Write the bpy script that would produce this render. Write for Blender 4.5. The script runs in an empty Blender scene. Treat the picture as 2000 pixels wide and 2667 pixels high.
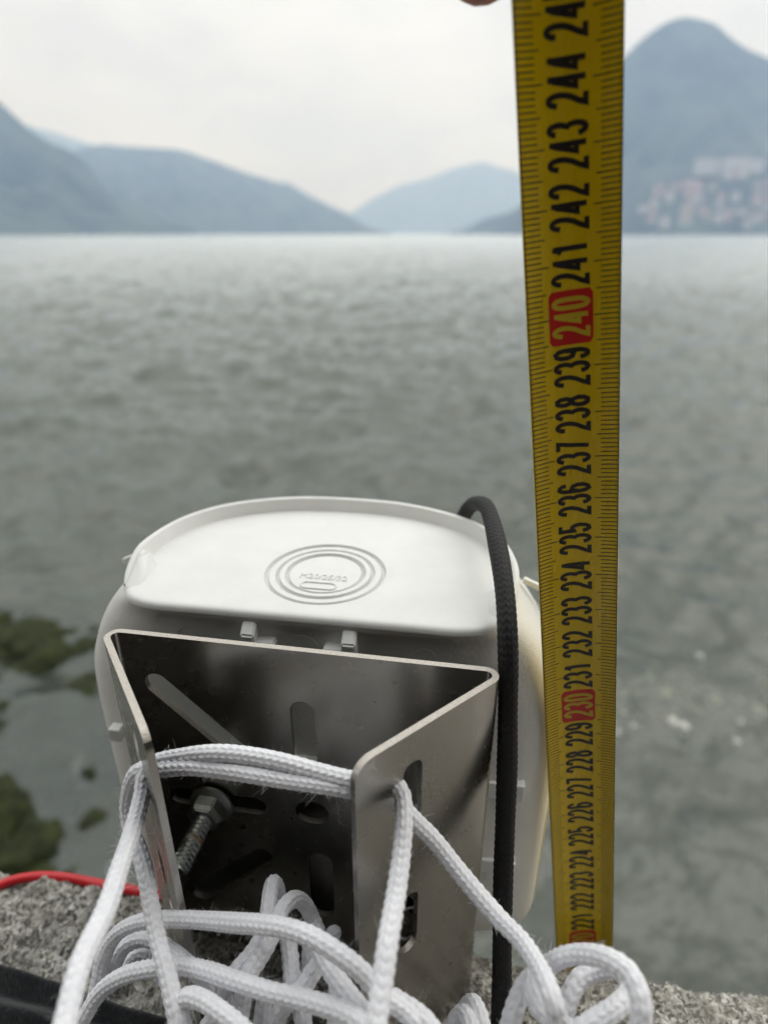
import bpy, bmesh, math, random
import numpy as np
from mathutils import Vector, Matrix, noise

R = math.radians
CM = 0.01
rng = np.random.default_rng(7)
random.seed(7)
SC = bpy.context.scene
COL = SC.collection

# ------------------------------------------------------------------ camera
cam_d = bpy.data.cameras.new('camera')
cam = bpy.data.objects.new('camera', cam_d)
COL.objects.link(cam)
cam.location = (0, 0, 0.195)
cam.rotation_euler = (R(90 - 24.135), 0, 0)
cam_d.sensor_fit = 'VERTICAL'
cam_d.sensor_height = 36.0
cam_d.sensor_width = 27.0
cam_d.lens = 36.0 * 1617.0 / 2667.0
cam_d.clip_start = 0.005
cam_d.clip_end = 30000
cam_d.dof.use_dof = True
cam_d.dof.focus_distance = 0.138
cam_d.dof.aperture_fstop = 9.5
cam_d.dof.aperture_blades = 0
SC.camera = cam

# ------------------------------------------------------------------ sky, sun, exposure
SUN_EL, SUN_AZ = 56.0, 76.0          # azimuth: degrees right of straight over the lake (+Y)
world = bpy.data.worlds.new('World')
SC.world = world
world.use_nodes = True
wt = world.node_tree
wt.nodes.clear()
def wn(t, **k):
    n = wt.nodes.new(t)
    for a, b in k.items():
        setattr(n, a, b)
    return n
wo = wn('ShaderNodeOutputWorld')
bg = wn('ShaderNodeBackground')
bg.inputs['Strength'].default_value = 0.1
sky = wn('ShaderNodeTexSky', sky_type='NISHITA', sun_disc=False)
sky.sun_elevation = R(SUN_EL)
sky.sun_rotation = R(SUN_AZ)
sky.air_density = 1.5
sky.dust_density = 4.0
tc = wn('ShaderNodeTexCoord')
sep = wn('ShaderNodeSeparateXYZ')
wt.links.new(tc.outputs['Generated'], sep.inputs[0])
mr = wn('ShaderNodeMapRange', clamp=True, interpolation_type='SMOOTHSTEP')
mr.inputs['From Min'].default_value = 0.05
mr.inputs['From Max'].default_value = 1.0
mr.inputs['To Min'].default_value = 8.2
mr.inputs['To Max'].default_value = 21.0
wt.links.new(sep.outputs['Z'], mr.inputs['Value'])
mp = wn('ShaderNodeMapping')
mp.inputs['Scale'].default_value = (1, 1, 2.2)
wt.links.new(tc.outputs['Generated'], mp.inputs['Vector'])
nz = wn('ShaderNodeTexNoise')
nz.inputs['Scale'].default_value = 3.0
nz.inputs['Detail'].default_value = 6.0
nz.inputs['Roughness'].default_value = 0.55
wt.links.new(mp.outputs[0], nz.inputs['Vector'])
mr2 = wn('ShaderNodeMapRange')
mr2.inputs['From Min'].default_value = 0.3
mr2.inputs['From Max'].default_value = 0.7
mr2.inputs['To Min'].default_value = 0.76
mr2.inputs['To Max'].default_value = 1.20
wt.links.new(nz.outputs['Fac'], mr2.inputs['Value'])
mul = wn('ShaderNodeMath', operation='MULTIPLY')
wt.links.new(mr.outputs[0], mul.inputs[0])
wt.links.new(mr2.outputs[0], mul.inputs[1])
tint = wn('ShaderNodeMix', data_type='RGBA', blend_type='MIX')
tint.inputs[0].default_value = 0.5
nz2 = wn('ShaderNodeTexNoise')
nz2.inputs['Scale'].default_value = 1.7
nz2.inputs['Detail'].default_value = 3.0
wt.links.new(mp.outputs[0], nz2.inputs['Vector'])
zr = wn('ShaderNodeMapRange', clamp=True)
zr.inputs['From Min'].default_value = 0.0
zr.inputs['From Max'].default_value = 0.80
wt.links.new(sep.outputs['Z'], zr.inputs['Value'])
zn = wn('ShaderNodeMath', operation='MULTIPLY_ADD', use_clamp=True)
zn.inputs[1].default_value = 0.5
wt.links.new(nz2.outputs['Fac'], zn.inputs[0])
za = wn('ShaderNodeMath', operation='SUBTRACT')
wt.links.new(zr.outputs[0], za.inputs[0]); za.inputs[1].default_value = 0.25
wt.links.new(za.outputs[0], zn.inputs[2])
wt.links.new(zn.outputs[0], tint.inputs[0])
tint.inputs[6].default_value = (1.06, 0.99, 0.90, 1)
tint.inputs[7].default_value = (0.945, 0.985, 1.0, 1)
vm = wn('ShaderNodeVectorMath', operation='SCALE')
wt.links.new(tint.outputs[2], vm.inputs[0])
wt.links.new(mul.outputs[0], vm.inputs['Scale'])
mx = wn('ShaderNodeMix', data_type='RGBA', blend_type='MIX')
mx.inputs[0].default_value = 0.93
wt.links.new(sky.outputs[0], mx.inputs[6])
wt.links.new(vm.outputs[0], mx.inputs[7])
wt.links.new(mx.outputs[2], bg.inputs['Color'])
wt.links.new(bg.outputs[0], wo.inputs['Surface'])

sun_d = bpy.data.lights.new('sun', 'SUN')
sun_d.energy = 1.0
sun_d.angle = R(60)
sun_d.color = (1.0, 0.985, 0.96)
sun = bpy.data.objects.new('sun', sun_d)
COL.objects.link(sun)
_d = Vector((math.sin(R(SUN_AZ)) * math.cos(R(SUN_EL)), math.cos(R(SUN_AZ)) * math.cos(R(SUN_EL)), math.sin(R(SUN_EL))))
sun.rotation_euler = _d.to_track_quat('Z', 'Y').to_euler()
sun.location = (3, 5, 8)

SC.render.engine = 'CYCLES'
SC.view_settings.view_transform = 'Standard'
SC.view_settings.look = 'None'
SC.view_settings.gamma = 1.0
SC.view_settings.use_curve_mapping = False
SC.view_settings.exposure = 0.0
SC.cycles.use_denoising = True
SC.cycles.max_bounces = 10
SC.cycles.transparent_max_bounces = 12
SC.cycles.volume_bounces = 2
SC.cycles.caustics_reflective = False
SC.cycles.caustics_refractive = False
SC.cycles.sample_clamp_indirect = 6.0

# ------------------------------------------------------------------ helpers
def tag(o, label=None, cat=None, group=None, kind=None):
    if label: o['label'] = label
    if cat: o['category'] = cat
    if group: o['group'] = group
    if kind: o['kind'] = kind
    return o

def empty(name, loc=(0, 0, 0), rz=0.0, **k):
    o = bpy.data.objects.new(name, None)
    COL.objects.link(o)
    o.location = loc
    o.rotation_euler = (0, 0, rz)
    o.empty_display_size = 0.02
    return tag(o, **k)

def obj(name, me, mat=None, parent=None, smooth=False, **k):
    o = bpy.data.objects.new(name, me)
    COL.objects.link(o)
    if mat is not None:
        for m in (mat if isinstance(mat, (list, tuple)) else [mat]):
            me.materials.append(m)
    if parent is not None:
        o.parent = parent
    if smooth:
        me.polygons.foreach_set('use_smooth', [True] * len(me.polygons))
    return tag(o, **k)

def mesh(verts, faces, name='m'):
    me = bpy.data.meshes.new(name)
    me.from_pydata([tuple(map(float, v)) for v in verts], [], faces)
    me.update()
    return me

def np_quads(V, F, name='m', uv=None):
    """V (n,3), F (m,4) arrays -> mesh, quickly"""
    me = bpy.data.meshes.new(name)
    V = np.asarray(V, np.float32); F = np.asarray(F, np.int32)
    k = F.shape[1]
    me.vertices.add(len(V)); me.vertices.foreach_set('co', V.ravel())
    me.loops.add(F.size); me.loops.foreach_set('vertex_index', F.ravel())
    me.polygons.add(len(F))
    me.polygons.foreach_set('loop_start', np.arange(0, F.size, k, dtype=np.int32))
    me.polygons.foreach_set('loop_total', np.full(len(F), k, np.int32))
    me.update(calc_edges=True)
    me.validate()
    return me

def grid_faces(nr, nc, closed=False):
    i = np.arange(nr - 1)[:, None]
    j = np.arange(nc if closed else nc - 1)[None, :]
    j2 = (j + 1) % nc
    return np.stack([i * nc + j, i * nc + j2, (i + 1) * nc + j2, (i + 1) * nc + j], -1).reshape(-1, 4)

def bm_mesh(bm, name='m', recalc=True):
    if recalc:
        bmesh.ops.recalc_face_normals(bm, faces=bm.faces)
    me = bpy.data.meshes.new(name)
    bm.to_mesh(me); bm.free()
    return me

def bevel_box(bm, c, s, bev=0.0, rot=None, seg=2):
    r = bmesh.ops.create_cube(bm, size=1.0)
    vs = r['verts']
    M = Matrix.Translation(c) @ (rot.to_4x4() if rot is not None else Matrix.Identity(4)) @ Matrix.Diagonal((s[0], s[1], s[2], 1))
    bmesh.ops.transform(bm, matrix=M, verts=vs)
    if bev > 0:
        es = {e for v in vs for e in v.link_edges}
        bmesh.ops.bevel(bm, geom=list(es), offset=bev, segments=seg, affect='EDGES', profile=0.6)

def catmull(P, n=10, closed=False):
    P = np.asarray(P, float)
    m = len(P)
    out = []
    rngi = range(m if closed else m - 1)
    for i in rngi:
        if closed:
            p0, p1, p2, p3 = P[(i - 1) % m], P[i], P[(i + 1) % m], P[(i + 2) % m]
        else:
            p1, p2 = P[i], P[i + 1]
            p0 = P[i - 1] if i > 0 else 2 * p1 - p2
            p3 = P[i + 2] if i + 2 < m else 2 * p2 - p1
        # centripetal parameters
        t0 = 0.0
        t1 = t0 + max(np.linalg.norm(p1 - p0), 1e-9) ** 0.5
        t2 = t1 + max(np.linalg.norm(p2 - p1), 1e-9) ** 0.5
        t3 = t2 + max(np.linalg.norm(p3 - p2), 1e-9) ** 0.5
        for t in np.linspace(t1, t2, n, endpoint=False):
            A1 = (t1 - t) / (t1 - t0) * p0 + (t - t0) / (t1 - t0) * p1
            A2 = (t2 - t) / (t2 - t1) * p1 + (t - t1) / (t2 - t1) * p2
            A3 = (t3 - t) / (t3 - t2) * p2 + (t - t2) / (t3 - t2) * p3
            B1 = (t2 - t) / (t2 - t0) * A1 + (t - t0) / (t2 - t0) * A2
            B2 = (t3 - t) / (t3 - t1) * A2 + (t - t1) / (t3 - t1) * A3
            out.append((t2 - t) / (t2 - t1) * B1 + (t - t1) / (t2 - t1) * B2)
    if not closed:
        out.append(P[-1])
    return np.array(out)

def resample(P, step):
    d = np.r_[0, np.cumsum(np.linalg.norm(np.diff(P, axis=0), axis=1))]
    n = max(3, int(d[-1] / step) + 1)
    t = np.linspace(0, d[-1], n)
    return np.stack([np.interp(t, d, P[:, k]) for k in range(3)], 1), t

def frames(P):
    T = np.gradient(P, axis=0)
    T /= np.linalg.norm(T, axis=1)[:, None] + 1e-12
    N = np.zeros_like(P)
    a = np.array([0, 0, 1.0]) if abs(T[0][2]) < 0.9 else np.array([0, 1.0, 0])
    n = a - T[0] * (a @ T[0]); n /= np.linalg.norm(n)
    for i in range(len(P)):
        n = n - T[i] * (n @ T[i]); n /= np.linalg.norm(n) + 1e-12
        N[i] = n
    return T, N, np.cross(T, N)

def tube(P, r, seg=12, step=None, cap=True):
    """plain tube as V, F (lists)"""
    P = np.asarray(P, float)
    if step: P, _ = resample(P, step)
    T, N, B = frames(P)
    a = np.linspace(0, 2 * np.pi, seg, endpoint=False)
    V = (P[:, None] + r * (np.cos(a)[None, :, None] * N[:, None] + np.sin(a)[None, :, None] * B[:, None])).reshape(-1, 3)
    F = [tuple(q) for q in grid_faces(len(P), seg, True)]
    if cap:
        F.append(tuple(range(seg))[::-1]); F.append(tuple(range((len(P) - 1) * seg, len(P) * seg)))
    return V, F

def noise_np(x, y, seed=0, waves=40, kmin=1.0, kmax=8.0, power=1.0):
    """cheap smooth 2-D noise: sum of randomly directed sines (numpy)"""
    g = np.random.default_rng(seed)
    out = np.zeros_like(x); tot = 0
    for _ in range(waves):
        k = math.exp(g.uniform(math.log(kmin), math.log(kmax)))
        th = g.uniform(0, 2 * np.pi); ph = g.uniform(0, 2 * np.pi)
        A = k ** -power
        out += A * np.sin(k * (x * np.cos(th) + y * np.sin(th)) + ph); tot += A * A
    return out / math.sqrt(tot / 2)

# ------------------------------------------------------------------ materials
class NT:
    def __init__(s, name):
        s.m = bpy.data.materials.new(name); s.m.use_nodes = True
        s.t = s.m.node_tree; s.t.nodes.clear()
        s.out = s.n('ShaderNodeOutputMaterial')
    def n(s, typ, **k):
        nd = s.t.nodes.new(typ)
        for a, b in k.items(): setattr(nd, a, b)
        return nd
    def l(s, a, b): s.t.links.new(a, b)
    def pr(s, col=(.8, .8, .8), rough=.5, metal=0.0, spec=.5, **k):
        p = s.n('ShaderNodeBsdfPrincipled')
        p.inputs['Base Color'].default_value = (*col, 1)
        p.inputs['Roughness'].default_value = rough
        p.inputs['Metallic'].default_value = metal
        p.inputs['Specular IOR Level'].default_value = spec
        for a, b in k.items(): p.inputs[a].default_value = b
        s.l(p.outputs[0], s.out.inputs['Surface']); s.p = p
        return p
    def coord(s, scale=(1, 1, 1), which='Object'):
        t = s.n('ShaderNodeTexCoord'); m = s.n('ShaderNodeMapping')
        m.inputs['Scale'].default_value = scale
        s.l(t.outputs[which], m.inputs[0]); return m.outputs[0]
    def noise(s, vec, scale, detail=4, rough=.5, dist=0.0):
        x = s.n('ShaderNodeTexNoise'); x.inputs['Scale'].default_value = scale
        x.inputs['Detail'].default_value = detail; x.inputs['Roughness'].default_value = rough
        x.inputs['Distortion'].default_value = dist
        s.l(vec, x.inputs['Vector']); return x.outputs['Fac']
    def vor(s, vec, scale, feature='F1', out='Distance'):
        x = s.n('ShaderNodeTexVoronoi', feature=feature); x.inputs['Scale'].default_value = scale
        s.l(vec, x.inputs['Vector']); return x.outputs[out]
    def ramp(s, fac, stops, interp='LINEAR'):
        r = s.n('ShaderNodeValToRGB'); cr = r.color_ramp; cr.interpolation = interp
        while len(cr.elements) < len(stops): cr.elements.new(0.5)
        for e, (p, c) in zip(cr.elements, stops):
            e.position = p; e.color = (*c, 1) if len(c) == 3 else c
        s.l(fac, r.inputs[0]); return r.outputs[0]
    def mixc(s, fac, a, b, blend='MIX'):
        m = s.n('ShaderNodeMix', data_type='RGBA', blend_type=blend)
        for sock, v in ((m.inputs[0], fac), (m.inputs[6], a), (m.inputs[7], b)):
            if hasattr(v, 'is_linked'): s.l(v, sock)
            elif isinstance(v, (tuple, list)): sock.default_value = (*v, 1)
            else: sock.default_value = v
        return m.outputs[2]
    def math(s, op, a, b=0.0):
        m = s.n('ShaderNodeMath', operation=op)
        for sock, v in ((m.inputs[0], a), (m.inputs[1], b)):
            if hasattr(v, 'is_linked'): s.l(v, sock)
            else: sock.default_value = v
        return m.outputs[0]
    def bump(s, h, strength=.3, dist=.001):
        b = s.n('ShaderNodeBump'); b.inputs['Strength'].default_value = strength
        b.inputs['Distance'].default_value = dist
        s.l(h, b.inputs['Height']); s.l(b.outputs[0], s.p.inputs['Normal']); return b

def simple(name, col, rough=.5, metal=0.0, spec=.5, **k):
    t = NT(name); t.pr(col, rough, metal, spec, **k); return t.m

def m_plastic(name, col, rough, grain):
    t = NT(name); p = t.pr(col, rough)
    v = t.coord()
    n1 = t.noise(v, 90, 4, .6)
    c = t.ramp(n1, [(.3, tuple(x * .93 for x in col)), (.7, col)])
    sp = t.vor(v, 260)
    spot = t.math('LESS_THAN', sp, .045)
    n3 = t.noise(v, 25, 2)
    spot = t.math('MULTIPLY', spot, t.math('GREATER_THAN', n3, .60))
    c = t.mixc(t.math('MULTIPLY', spot, .55), c, (.28, .26, .22))
    t.l(c, p.inputs['Base Color'])
    n2 = t.noise(v, 900, 3, .6)
    t.bump(n2, grain, .0005)
    r = t.ramp(t.noise(v, 60, 4), [(.3, (rough - .08,) * 3), (.7, (rough + .08,) * 3)])
    t.l(r, p.inputs['Roughness'])
    return t.m
M_CAP = m_plastic('white_plastic_smooth', (.775, .785, .77), .42, .03)
M_SHELL = m_plastic('white_plastic_grained', (.74, .74, .71), .5, .30)
M_PANEL = m_plastic('grey_white_plastic', (.66, .665, .64), .5, .05)

def m_steel(name, col, rough, dark=0.0):
    t = NT(name); p = t.pr(col, rough, 1.0)
    v = t.coord((1, 1, 1))
    vs = t.coord((40, 40, 40))
    n = t.noise(vs, 5, 6, .65)
    blot = t.noise(v, 45, 5, .6, .6)
    base = t.ramp(blot, [(.25, tuple(x * .95 for x in col)), (.6, col), (.8, tuple(min(1, x * 1.03) for x in col))])
    # thin wandering scratches
    sv = t.n('ShaderNodeTexVoronoi', feature='DISTANCE_TO_EDGE')
    sv.inputs['Scale'].default_value = 38
    mvec = t.coord((1, 1, .18))
    wv = t.n('ShaderNodeVectorMath', operation='ADD')
    nn = t.n('ShaderNodeTexNoise'); nn.inputs['Scale'].default_value = 70; t.l(v, nn.inputs['Vector'])
    sc_ = t.n('ShaderNodeVectorMath', operation='SCALE'); sc_.inputs['Scale'].default_value = .02
    t.l(nn.outputs['Color'], sc_.inputs[0]); t.l(mvec, wv.inputs[0]); t.l(sc_.outputs[0], wv.inputs[1])
    t.l(wv.outputs[0], sv.inputs['Vector'])
    scr = t.math('LESS_THAN', sv.outputs['Distance'], .006)
    gate = t.math('GREATER_THAN', t.noise(v, 30, 2), .66)
    scr = t.math('MULTIPLY', scr, gate)
    base = t.mixc(t.math('MULTIPLY', scr, .3), base, (.75, .74, .72))
    spk = t.math('MULTIPLY', t.math('LESS_THAN', t.vor(v, 320), .06), t.math('GREATER_THAN', t.noise(v, 60, 1), .6))
    base = t.mixc(t.math('MULTIPLY', spk, .08), base, (.12, .10, .08))
    t.l(base, p.inputs['Base Color'])
    rr = t.ramp(n, [(.3, (rough * .9,) * 3), (.7, (rough * 1.1,) * 3)])
    rr = t.mixc(t.math('MULTIPLY', scr, .25), rr, (.6, .6, .6))
    t.l(rr, p.inputs['Roughness'])
    return t.m
M_STEEL = m_steel('stainless_steel', (.41, .392, .362), .26)
M_EDGE = None
def m_edge():
    t = NT('sheared_steel_edge'); p = t.pr((.62, .59, .54), .5, 1.0)
    n = t.noise(t.coord((1, 1, .05)), 2200, 2, .5)
    t.l(t.ramp(n, [(.3, (.40, .37, .33)), (.55, (.52, .485, .44)), (.8, (.58, .545, .49))]), p.inputs['Base Color'])
    t.bump(n, .2, .0003)
    return t.m
M_EDGE = m_edge()
def m_zinc():
    t = NT('zinc_plated_steel'); p = t.pr((.46, .48, .47), .36, 1.0)
    v = t.coord()
    n = t.noise(v, 220, 4, .6)
    c = t.ramp(n, [(.3, (.25, .275, .265)), (.7, (.42, .44, .425))])
    t.l(c, p.inputs['Base Color'])
    t.bump(n, .15, .0005)
    return t.m
M_ZINC = m_zinc()
def m_rust():
    t = NT('rusty_thread'); p = t.pr((.25, .12, .05), .75, .3)
    t.l(t.ramp(t.noise(t.coord(), 500, 3), [(.35, (.40, .40, .37)), (.5, (.26, .19, .12)), (.75, (.17, .10, .05))]), p.inputs['Base Color'])
    return t.m
M_RUST = m_rust()
M_HOLE = simple('dark_recess', (.05, .05, .05), .6)

def m_rope():
    t = NT('white_braided_polyester'); p = t.pr((.88, .89, .94), .8, 0, .25)
    v = t.coord()
    n = t.noise(v, 420, 4, .7)
    t.l(t.ramp(n, [(.25, (.82, .83, .88)), (.6, (.90, .91, .955))]), p.inputs['Base Color'])
    p.inputs['Sheen Weight'].default_value = .3
    p.inputs['Subsurface Weight'].default_value = 0.0
    t.bump(t.noise(t.coord((1, 1, 1)), 2600, 3, .7), .45, .0003)
    return t.m
M_ROPE = m_rope()
def m_fuzz():
    t = NT('white_fibre'); p = t.pr((.86, .86, .87), .7, 0, .3); return t.m
M_FUZZ = m_fuzz()
def m_cord():
    t = NT('black_nylon_braid'); p = t.pr((.012, .012, .014), .55, 0, .3)
    n = t.noise(t.coord(), 900, 3, .6)
    t.l(t.ramp(n, [(.3, (.005, .005, .006)), (.75, (.014, .0135, .0135))]), p.inputs['Base Color'])
    p.inputs['Sheen Weight'].default_value = .0
    t.bump(t.noise(t.coord(), 3000, 2), .3, .0002)
    return t.m
M_CORD = m_cord()
M_WIRE = simple('red_pvc', (.62, .018, .025), .38)
def m_tape():
    t = NT('yellow_tape_lacquer'); p = t.pr((.62, .45, .003), .3, 0, .5)
    v = t.coord()
    n = t.noise(v, 55, 3, .5)
    t.l(t.ramp(n, [(.3, (.72, .50, .003)), (.7, (.80, .56, .004))]), p.inputs['Base Color'])
    wv = t.coord((60, 60, 9))
    rr = t.noise(wv, 3, 4, .6, .8)
    t.l(t.ramp(rr, [(.35, (.16, .16, .16)), (.65, (.42, .42, .42))]), p.inputs['Roughness'])
    return t.m
M_TAPE = m_tape()
M_CASE = simple('black_rubber_case', (.022, .022, .024), .6)
M_INK = simple('black_print', (.018, .014, .012), .4)
M_RED = simple('red_print', (.60, .012, .008), .38)
M_YPRINT = simple('yellow_print', (.62, .46, .02), .36)

def m_granite():
    t = NT('rough_granite'); p = t.pr((.4, .4, .38), .75, 0, .4)
    v = t.coord()
    jit = t.n('ShaderNodeTexNoise'); jit.inputs['Scale'].default_value = 300; t.l(v, jit.inputs['Vector'])
    sc_ = t.n('ShaderNodeVectorMath', operation='SCALE'); sc_.inputs['Scale'].default_value = .003
    t.l(jit.outputs['Color'], sc_.inputs[0])
    ad = t.n('ShaderNodeVectorMath', operation='ADD'); t.l(v, ad.inputs[0]); t.l(sc_.outputs[0], ad.inputs[1])
    cell = t.vor(ad.outputs[0], 1050, 'F1', 'Color')
    sepc = t.n('ShaderNodeSeparateColor'); t.l(cell, sepc.inputs[0])
    c = t.ramp(sepc.outputs[0], [(0, (.045, .042, .037)), (.17, (.15, .142, .12)), (.34, (.44, .42, .36)), (.58, (.64, .61, .54)), (.84, (.86, .845, .80))], 'CONSTANT')
    fine = t.noise(v, 620, 4, .8)
    c = t.mixc(.34, c, t.ramp(fine, [(.34, (.05, .048, .043)), (.46, (.27, .265, .245)), (.6, (.44, .43, .40)), (.72, (.75, .74, .71))]))
    big = t.noise(v, 95, 5, .65)
    c = t.mixc(t.math('MULTIPLY', t.ramp(big, [(.48, (0, 0, 0)), (.62, (1, 1, 1))]), .56), c, (.13, .125, .10))
    warm = t.noise(v, 14, 3)
    c = t.mixc(t.math('MULTIPLY', t.ramp(warm, [(.5, (0, 0, 0)), (.7, (1, 1, 1))]), .12), c, (.40, .36, .30))
    t.l(c, p.inputs['Base Color'])
    rr = t.ramp(sepc.outputs[1], [(0, (.85, .85, .85)), (.75, (.7, .7, .7)), (.92, (.25, .25, .25))])
    t.l(rr, p.inputs['Roughness'])
    h = t.math('ADD', t.noise(v, 700, 4, .7), t.math('MULTIPLY', sepc.outputs[2], .6))
    t.bump(h, .8, .0016)
    return t.m
M_GRAN = m_granite()

def m_cloth():
    t = NT('black_fleece'); p = t.pr((.010, .011, .013), .95, 0, .2)
    p.inputs['Sheen Weight'].default_value = .2
    v = t.coord()
    n = t.noise(v, 700, 4, .7)
    t.l(t.ramp(n, [(.35, (.006, .007, .009)), (.7, (.020, .021, .024))]), p.inputs['Base Color'])
    t.bump(n, .7, .001)
    return t.m
M_CLOTH = m_cloth()
M_SEAM = simple('black_piping', (.006, .006, .007), .6)
def m_skin():
    t = NT('skin'); p = t.pr((.50, .25, .18), .5)
    p.inputs['Subsurface Weight'].default_value = .15
    p.inputs['Subsurface Radius'].default_value = (.004, .0015, .0008)
    t.l(t.ramp(t.noise(t.coord(), 90, 4), [(.3, (.27, .105, .075)), (.7, (.34, .155, .11))]), p.inputs['Base Color'])
    t.bump(t.noise(t.coord(), 900, 3), .2, .0004)
    return t.m
M_SKIN = m_skin()
M_SLEEVE = simple('dark_jacket', (.02, .022, .028), .85)

def m_water():
    t = NT('lake_water')
    geo = t.coord((1, 1, 1))
    tr = t.n('ShaderNodeBsdfTransparent'); tr.inputs[0].default_value = (.84, .87, .68, 1)
    df = t.n('ShaderNodeBsdfDiffuse'); df.inputs[0].default_value = (.066, .080, .066, 1)
    body = t.n('ShaderNodeMixShader'); body.inputs[0].default_value = .36
    t.l(tr.outputs[0], body.inputs[1]); t.l(df.outputs[0], body.inputs[2])
    gl = t.n('ShaderNodeBsdfGlossy'); gl.inputs['Roughness'].default_value = .15
    gl.inputs[0].default_value = (.95, .99, 1.0, 1)
    gp = t.n('ShaderNodeNewGeometry'); sp_ = t.n('ShaderNodeSeparateXYZ'); t.l(gp.outputs['Position'], sp_.inputs[0])
    rm_ = t.n('ShaderNodeMapRange'); t.l(sp_.outputs['Y'], rm_.inputs['Value'])
    for k_, v_ in (('From Min', 5.0), ('From Max', 38.0), ('To Min', .14), ('To Max', .25)): rm_.inputs[k_].default_value = v_
    t.l(rm_.outputs[0], gl.inputs['Roughness'])
    fr = t.n('ShaderNodeFresnel'); fr.inputs['IOR'].default_value = 1.62
    mix = t.n('ShaderNodeMixShader')
    t.l(fr.outputs[0], mix.inputs[0]); t.l(body.outputs[0], mix.inputs[1]); t.l(gl.outputs[0], mix.inputs[2])
    b = t.n('ShaderNodeBump'); b.inputs['Strength'].default_value = .8; b.inputs['Distance'].default_value = .12
    h1 = t.noise(geo, 1.6, 5, .55, .3); h2 = t.noise(geo, 9.0, 3, .5)
    h = t.math('ADD', h1, t.math('MULTIPLY', h2, .18))
    t.l(h, b.inputs['Height'])
    for nd in (df, gl, fr): t.l(b.outputs[0], nd.inputs['Normal'])
    t.l(mix.outputs[0], t.out.inputs['Surface'])
    return t.m
M_WATER = m_water()
def m_bed():
    t = NT('lake_bed_silt'); p = t.pr((.12, .12, .08), .9)
    v = t.coord()
    a = t.noise(v, 2.2, 5, .6)
    c = t.ramp(a, [(.3, (.05, .05, .028)), (.5, (.098, .092, .058)), (.7, (.15, .14, .10))])
    pb = t.vor(v, 9, 'F1', 'Color'); s = t.n('ShaderNodeSeparateColor'); t.l(pb, s.inputs[0])
    c = t.mixc(.15, c, t.ramp(s.outputs[0], [(0, (.04, .042, .03)), (1, (.22, .215, .19))]))
    t.l(c, p.inputs['Base Color']); t.bump(t.vor(v, 9), .5, .03)
    return t.m
M_BED = m_bed()
def m_noise2(name, c1, c2, scale, rough=.9, bump=0, bd=.01):
    t = NT(name); p = t.pr(c1, rough, 0, .3)
    n = t.noise(t.coord(), scale, 5, .6)
    t.l(t.ramp(n, [(.35, c1), (.65, c2)]), p.inputs['Base Color'])
    if bump: t.bump(n, bump, bd)
    return t.m
M_ALGA = m_noise2('green_algae_on_rock', (.007, .010, .003), (.030, .038, .009), 14, .9, .8, .03)
M_GLINT = m_noise2('pale_water_glint', (.50, .49, .46), (.72, .70, .67), 20, .5)  # pale colour that stands in for bright glints on the water
M_FOREST = m_noise2('hillside_forest', (.008, .016, .016), (.062, .085, .070), .012, 1.0)
M_WALLS = [m_noise2('pale_render_%s' % n, c, tuple(x * 1.08 for x in c), .3) for n, c in
           (('white', (.40, .40, .41)), ('cream', (.34, .32, .28)), ('pink', (.36, .28, .28)), ('grey', (.33, .33, .34)))]
M_ROOF = m_noise2('clay_roof', (.22, .15, .13), (.29, .20, .17), .5)
M_GLASS = simple('dark_window_glass', (.05, .06, .07), .15)
M_PAVE = m_noise2('promenade_paving', (.17, .165, .155), (.24, .23, .215), 3.0, .85, .2)
M_LEAF = m_noise2('plane_leaf', (.020, .040, .012), (.055, .085, .025), 3, .7)
M_BARK = m_noise2('plane_bark', (.10, .085, .065), (.22, .19, .15), 12, .9, .5)
M_HEDGE = m_noise2('hedge_leaf', (.018, .035, .012), (.045, .07, .022), 20, .8)

# ------------------------------------------------------------------ lake, bed, mountains
WATER_Z = -2.2
def build_water():
    nr, nc = 680, 400
    y = np.r_[np.geomspace(0.5, 150, 650), np.geomspace(175, 5900, 30)]
    t = np.linspace(-1, 1, nc)
    half = .85 * y + 1.6
    half = np.minimum(half, 5000)
    X = t[None, :] * half[:, None]
    Y = np.repeat(y[:, None], nc, 1)
    amp = np.interp(y, [.5, 2.2, 5, 30, 150, 240], [.40, .5, 1, 1.15, 1.3, 0])[:, None]
    Z = .036 * noise_np(X, Y * 1.35, 3, 80, 2.2, 13, .7) + .0125 * noise_np(X, Y, 4, 50, 12, 36, .5)
    Z = WATER_Z + Z * amp + .022 * noise_np(X, Y * 1.2, 6, 30, .7, 2.2, .6) * amp
    V = np.stack([X, Y, Z], -1).reshape(-1, 3)
    me = np_quads(V, grid_faces(len(y), nc), 'water')
    obj('water', me, M_WATER, smooth=True, label='rippled grey green lake water reaching to the far mountains', kind='structure')
build_water()

def bed_z(x, y):
    return -2.62 - np.minimum(np.maximum(y - 1.6, 0) * .16, 14) + 0 * x
def build_bed():
    y = np.geomspace(.5, 5950, 120); t = np.linspace(-1, 1, 60)
    X = t[None, :] * np.minimum(1.25 * y + 3, 5050)[:, None]; Y = np.repeat(y[:, None], 60, 1)
    Z = bed_z(X, Y) + .05 * noise_np(X, Y, 9, 30, 1, 5) * np.interp(y, [0, 30, 60], [1, 1, 0])[:, None]
    obj('lake_bed', np_quads(np.stack([X, Y, Z], -1).reshape(-1, 3), grid_faces(120, 60), 'bed'), M_BED, smooth=True,
        label='silty olive lake bed seen through the shallow water', kind='structure')
build_bed()

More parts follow.
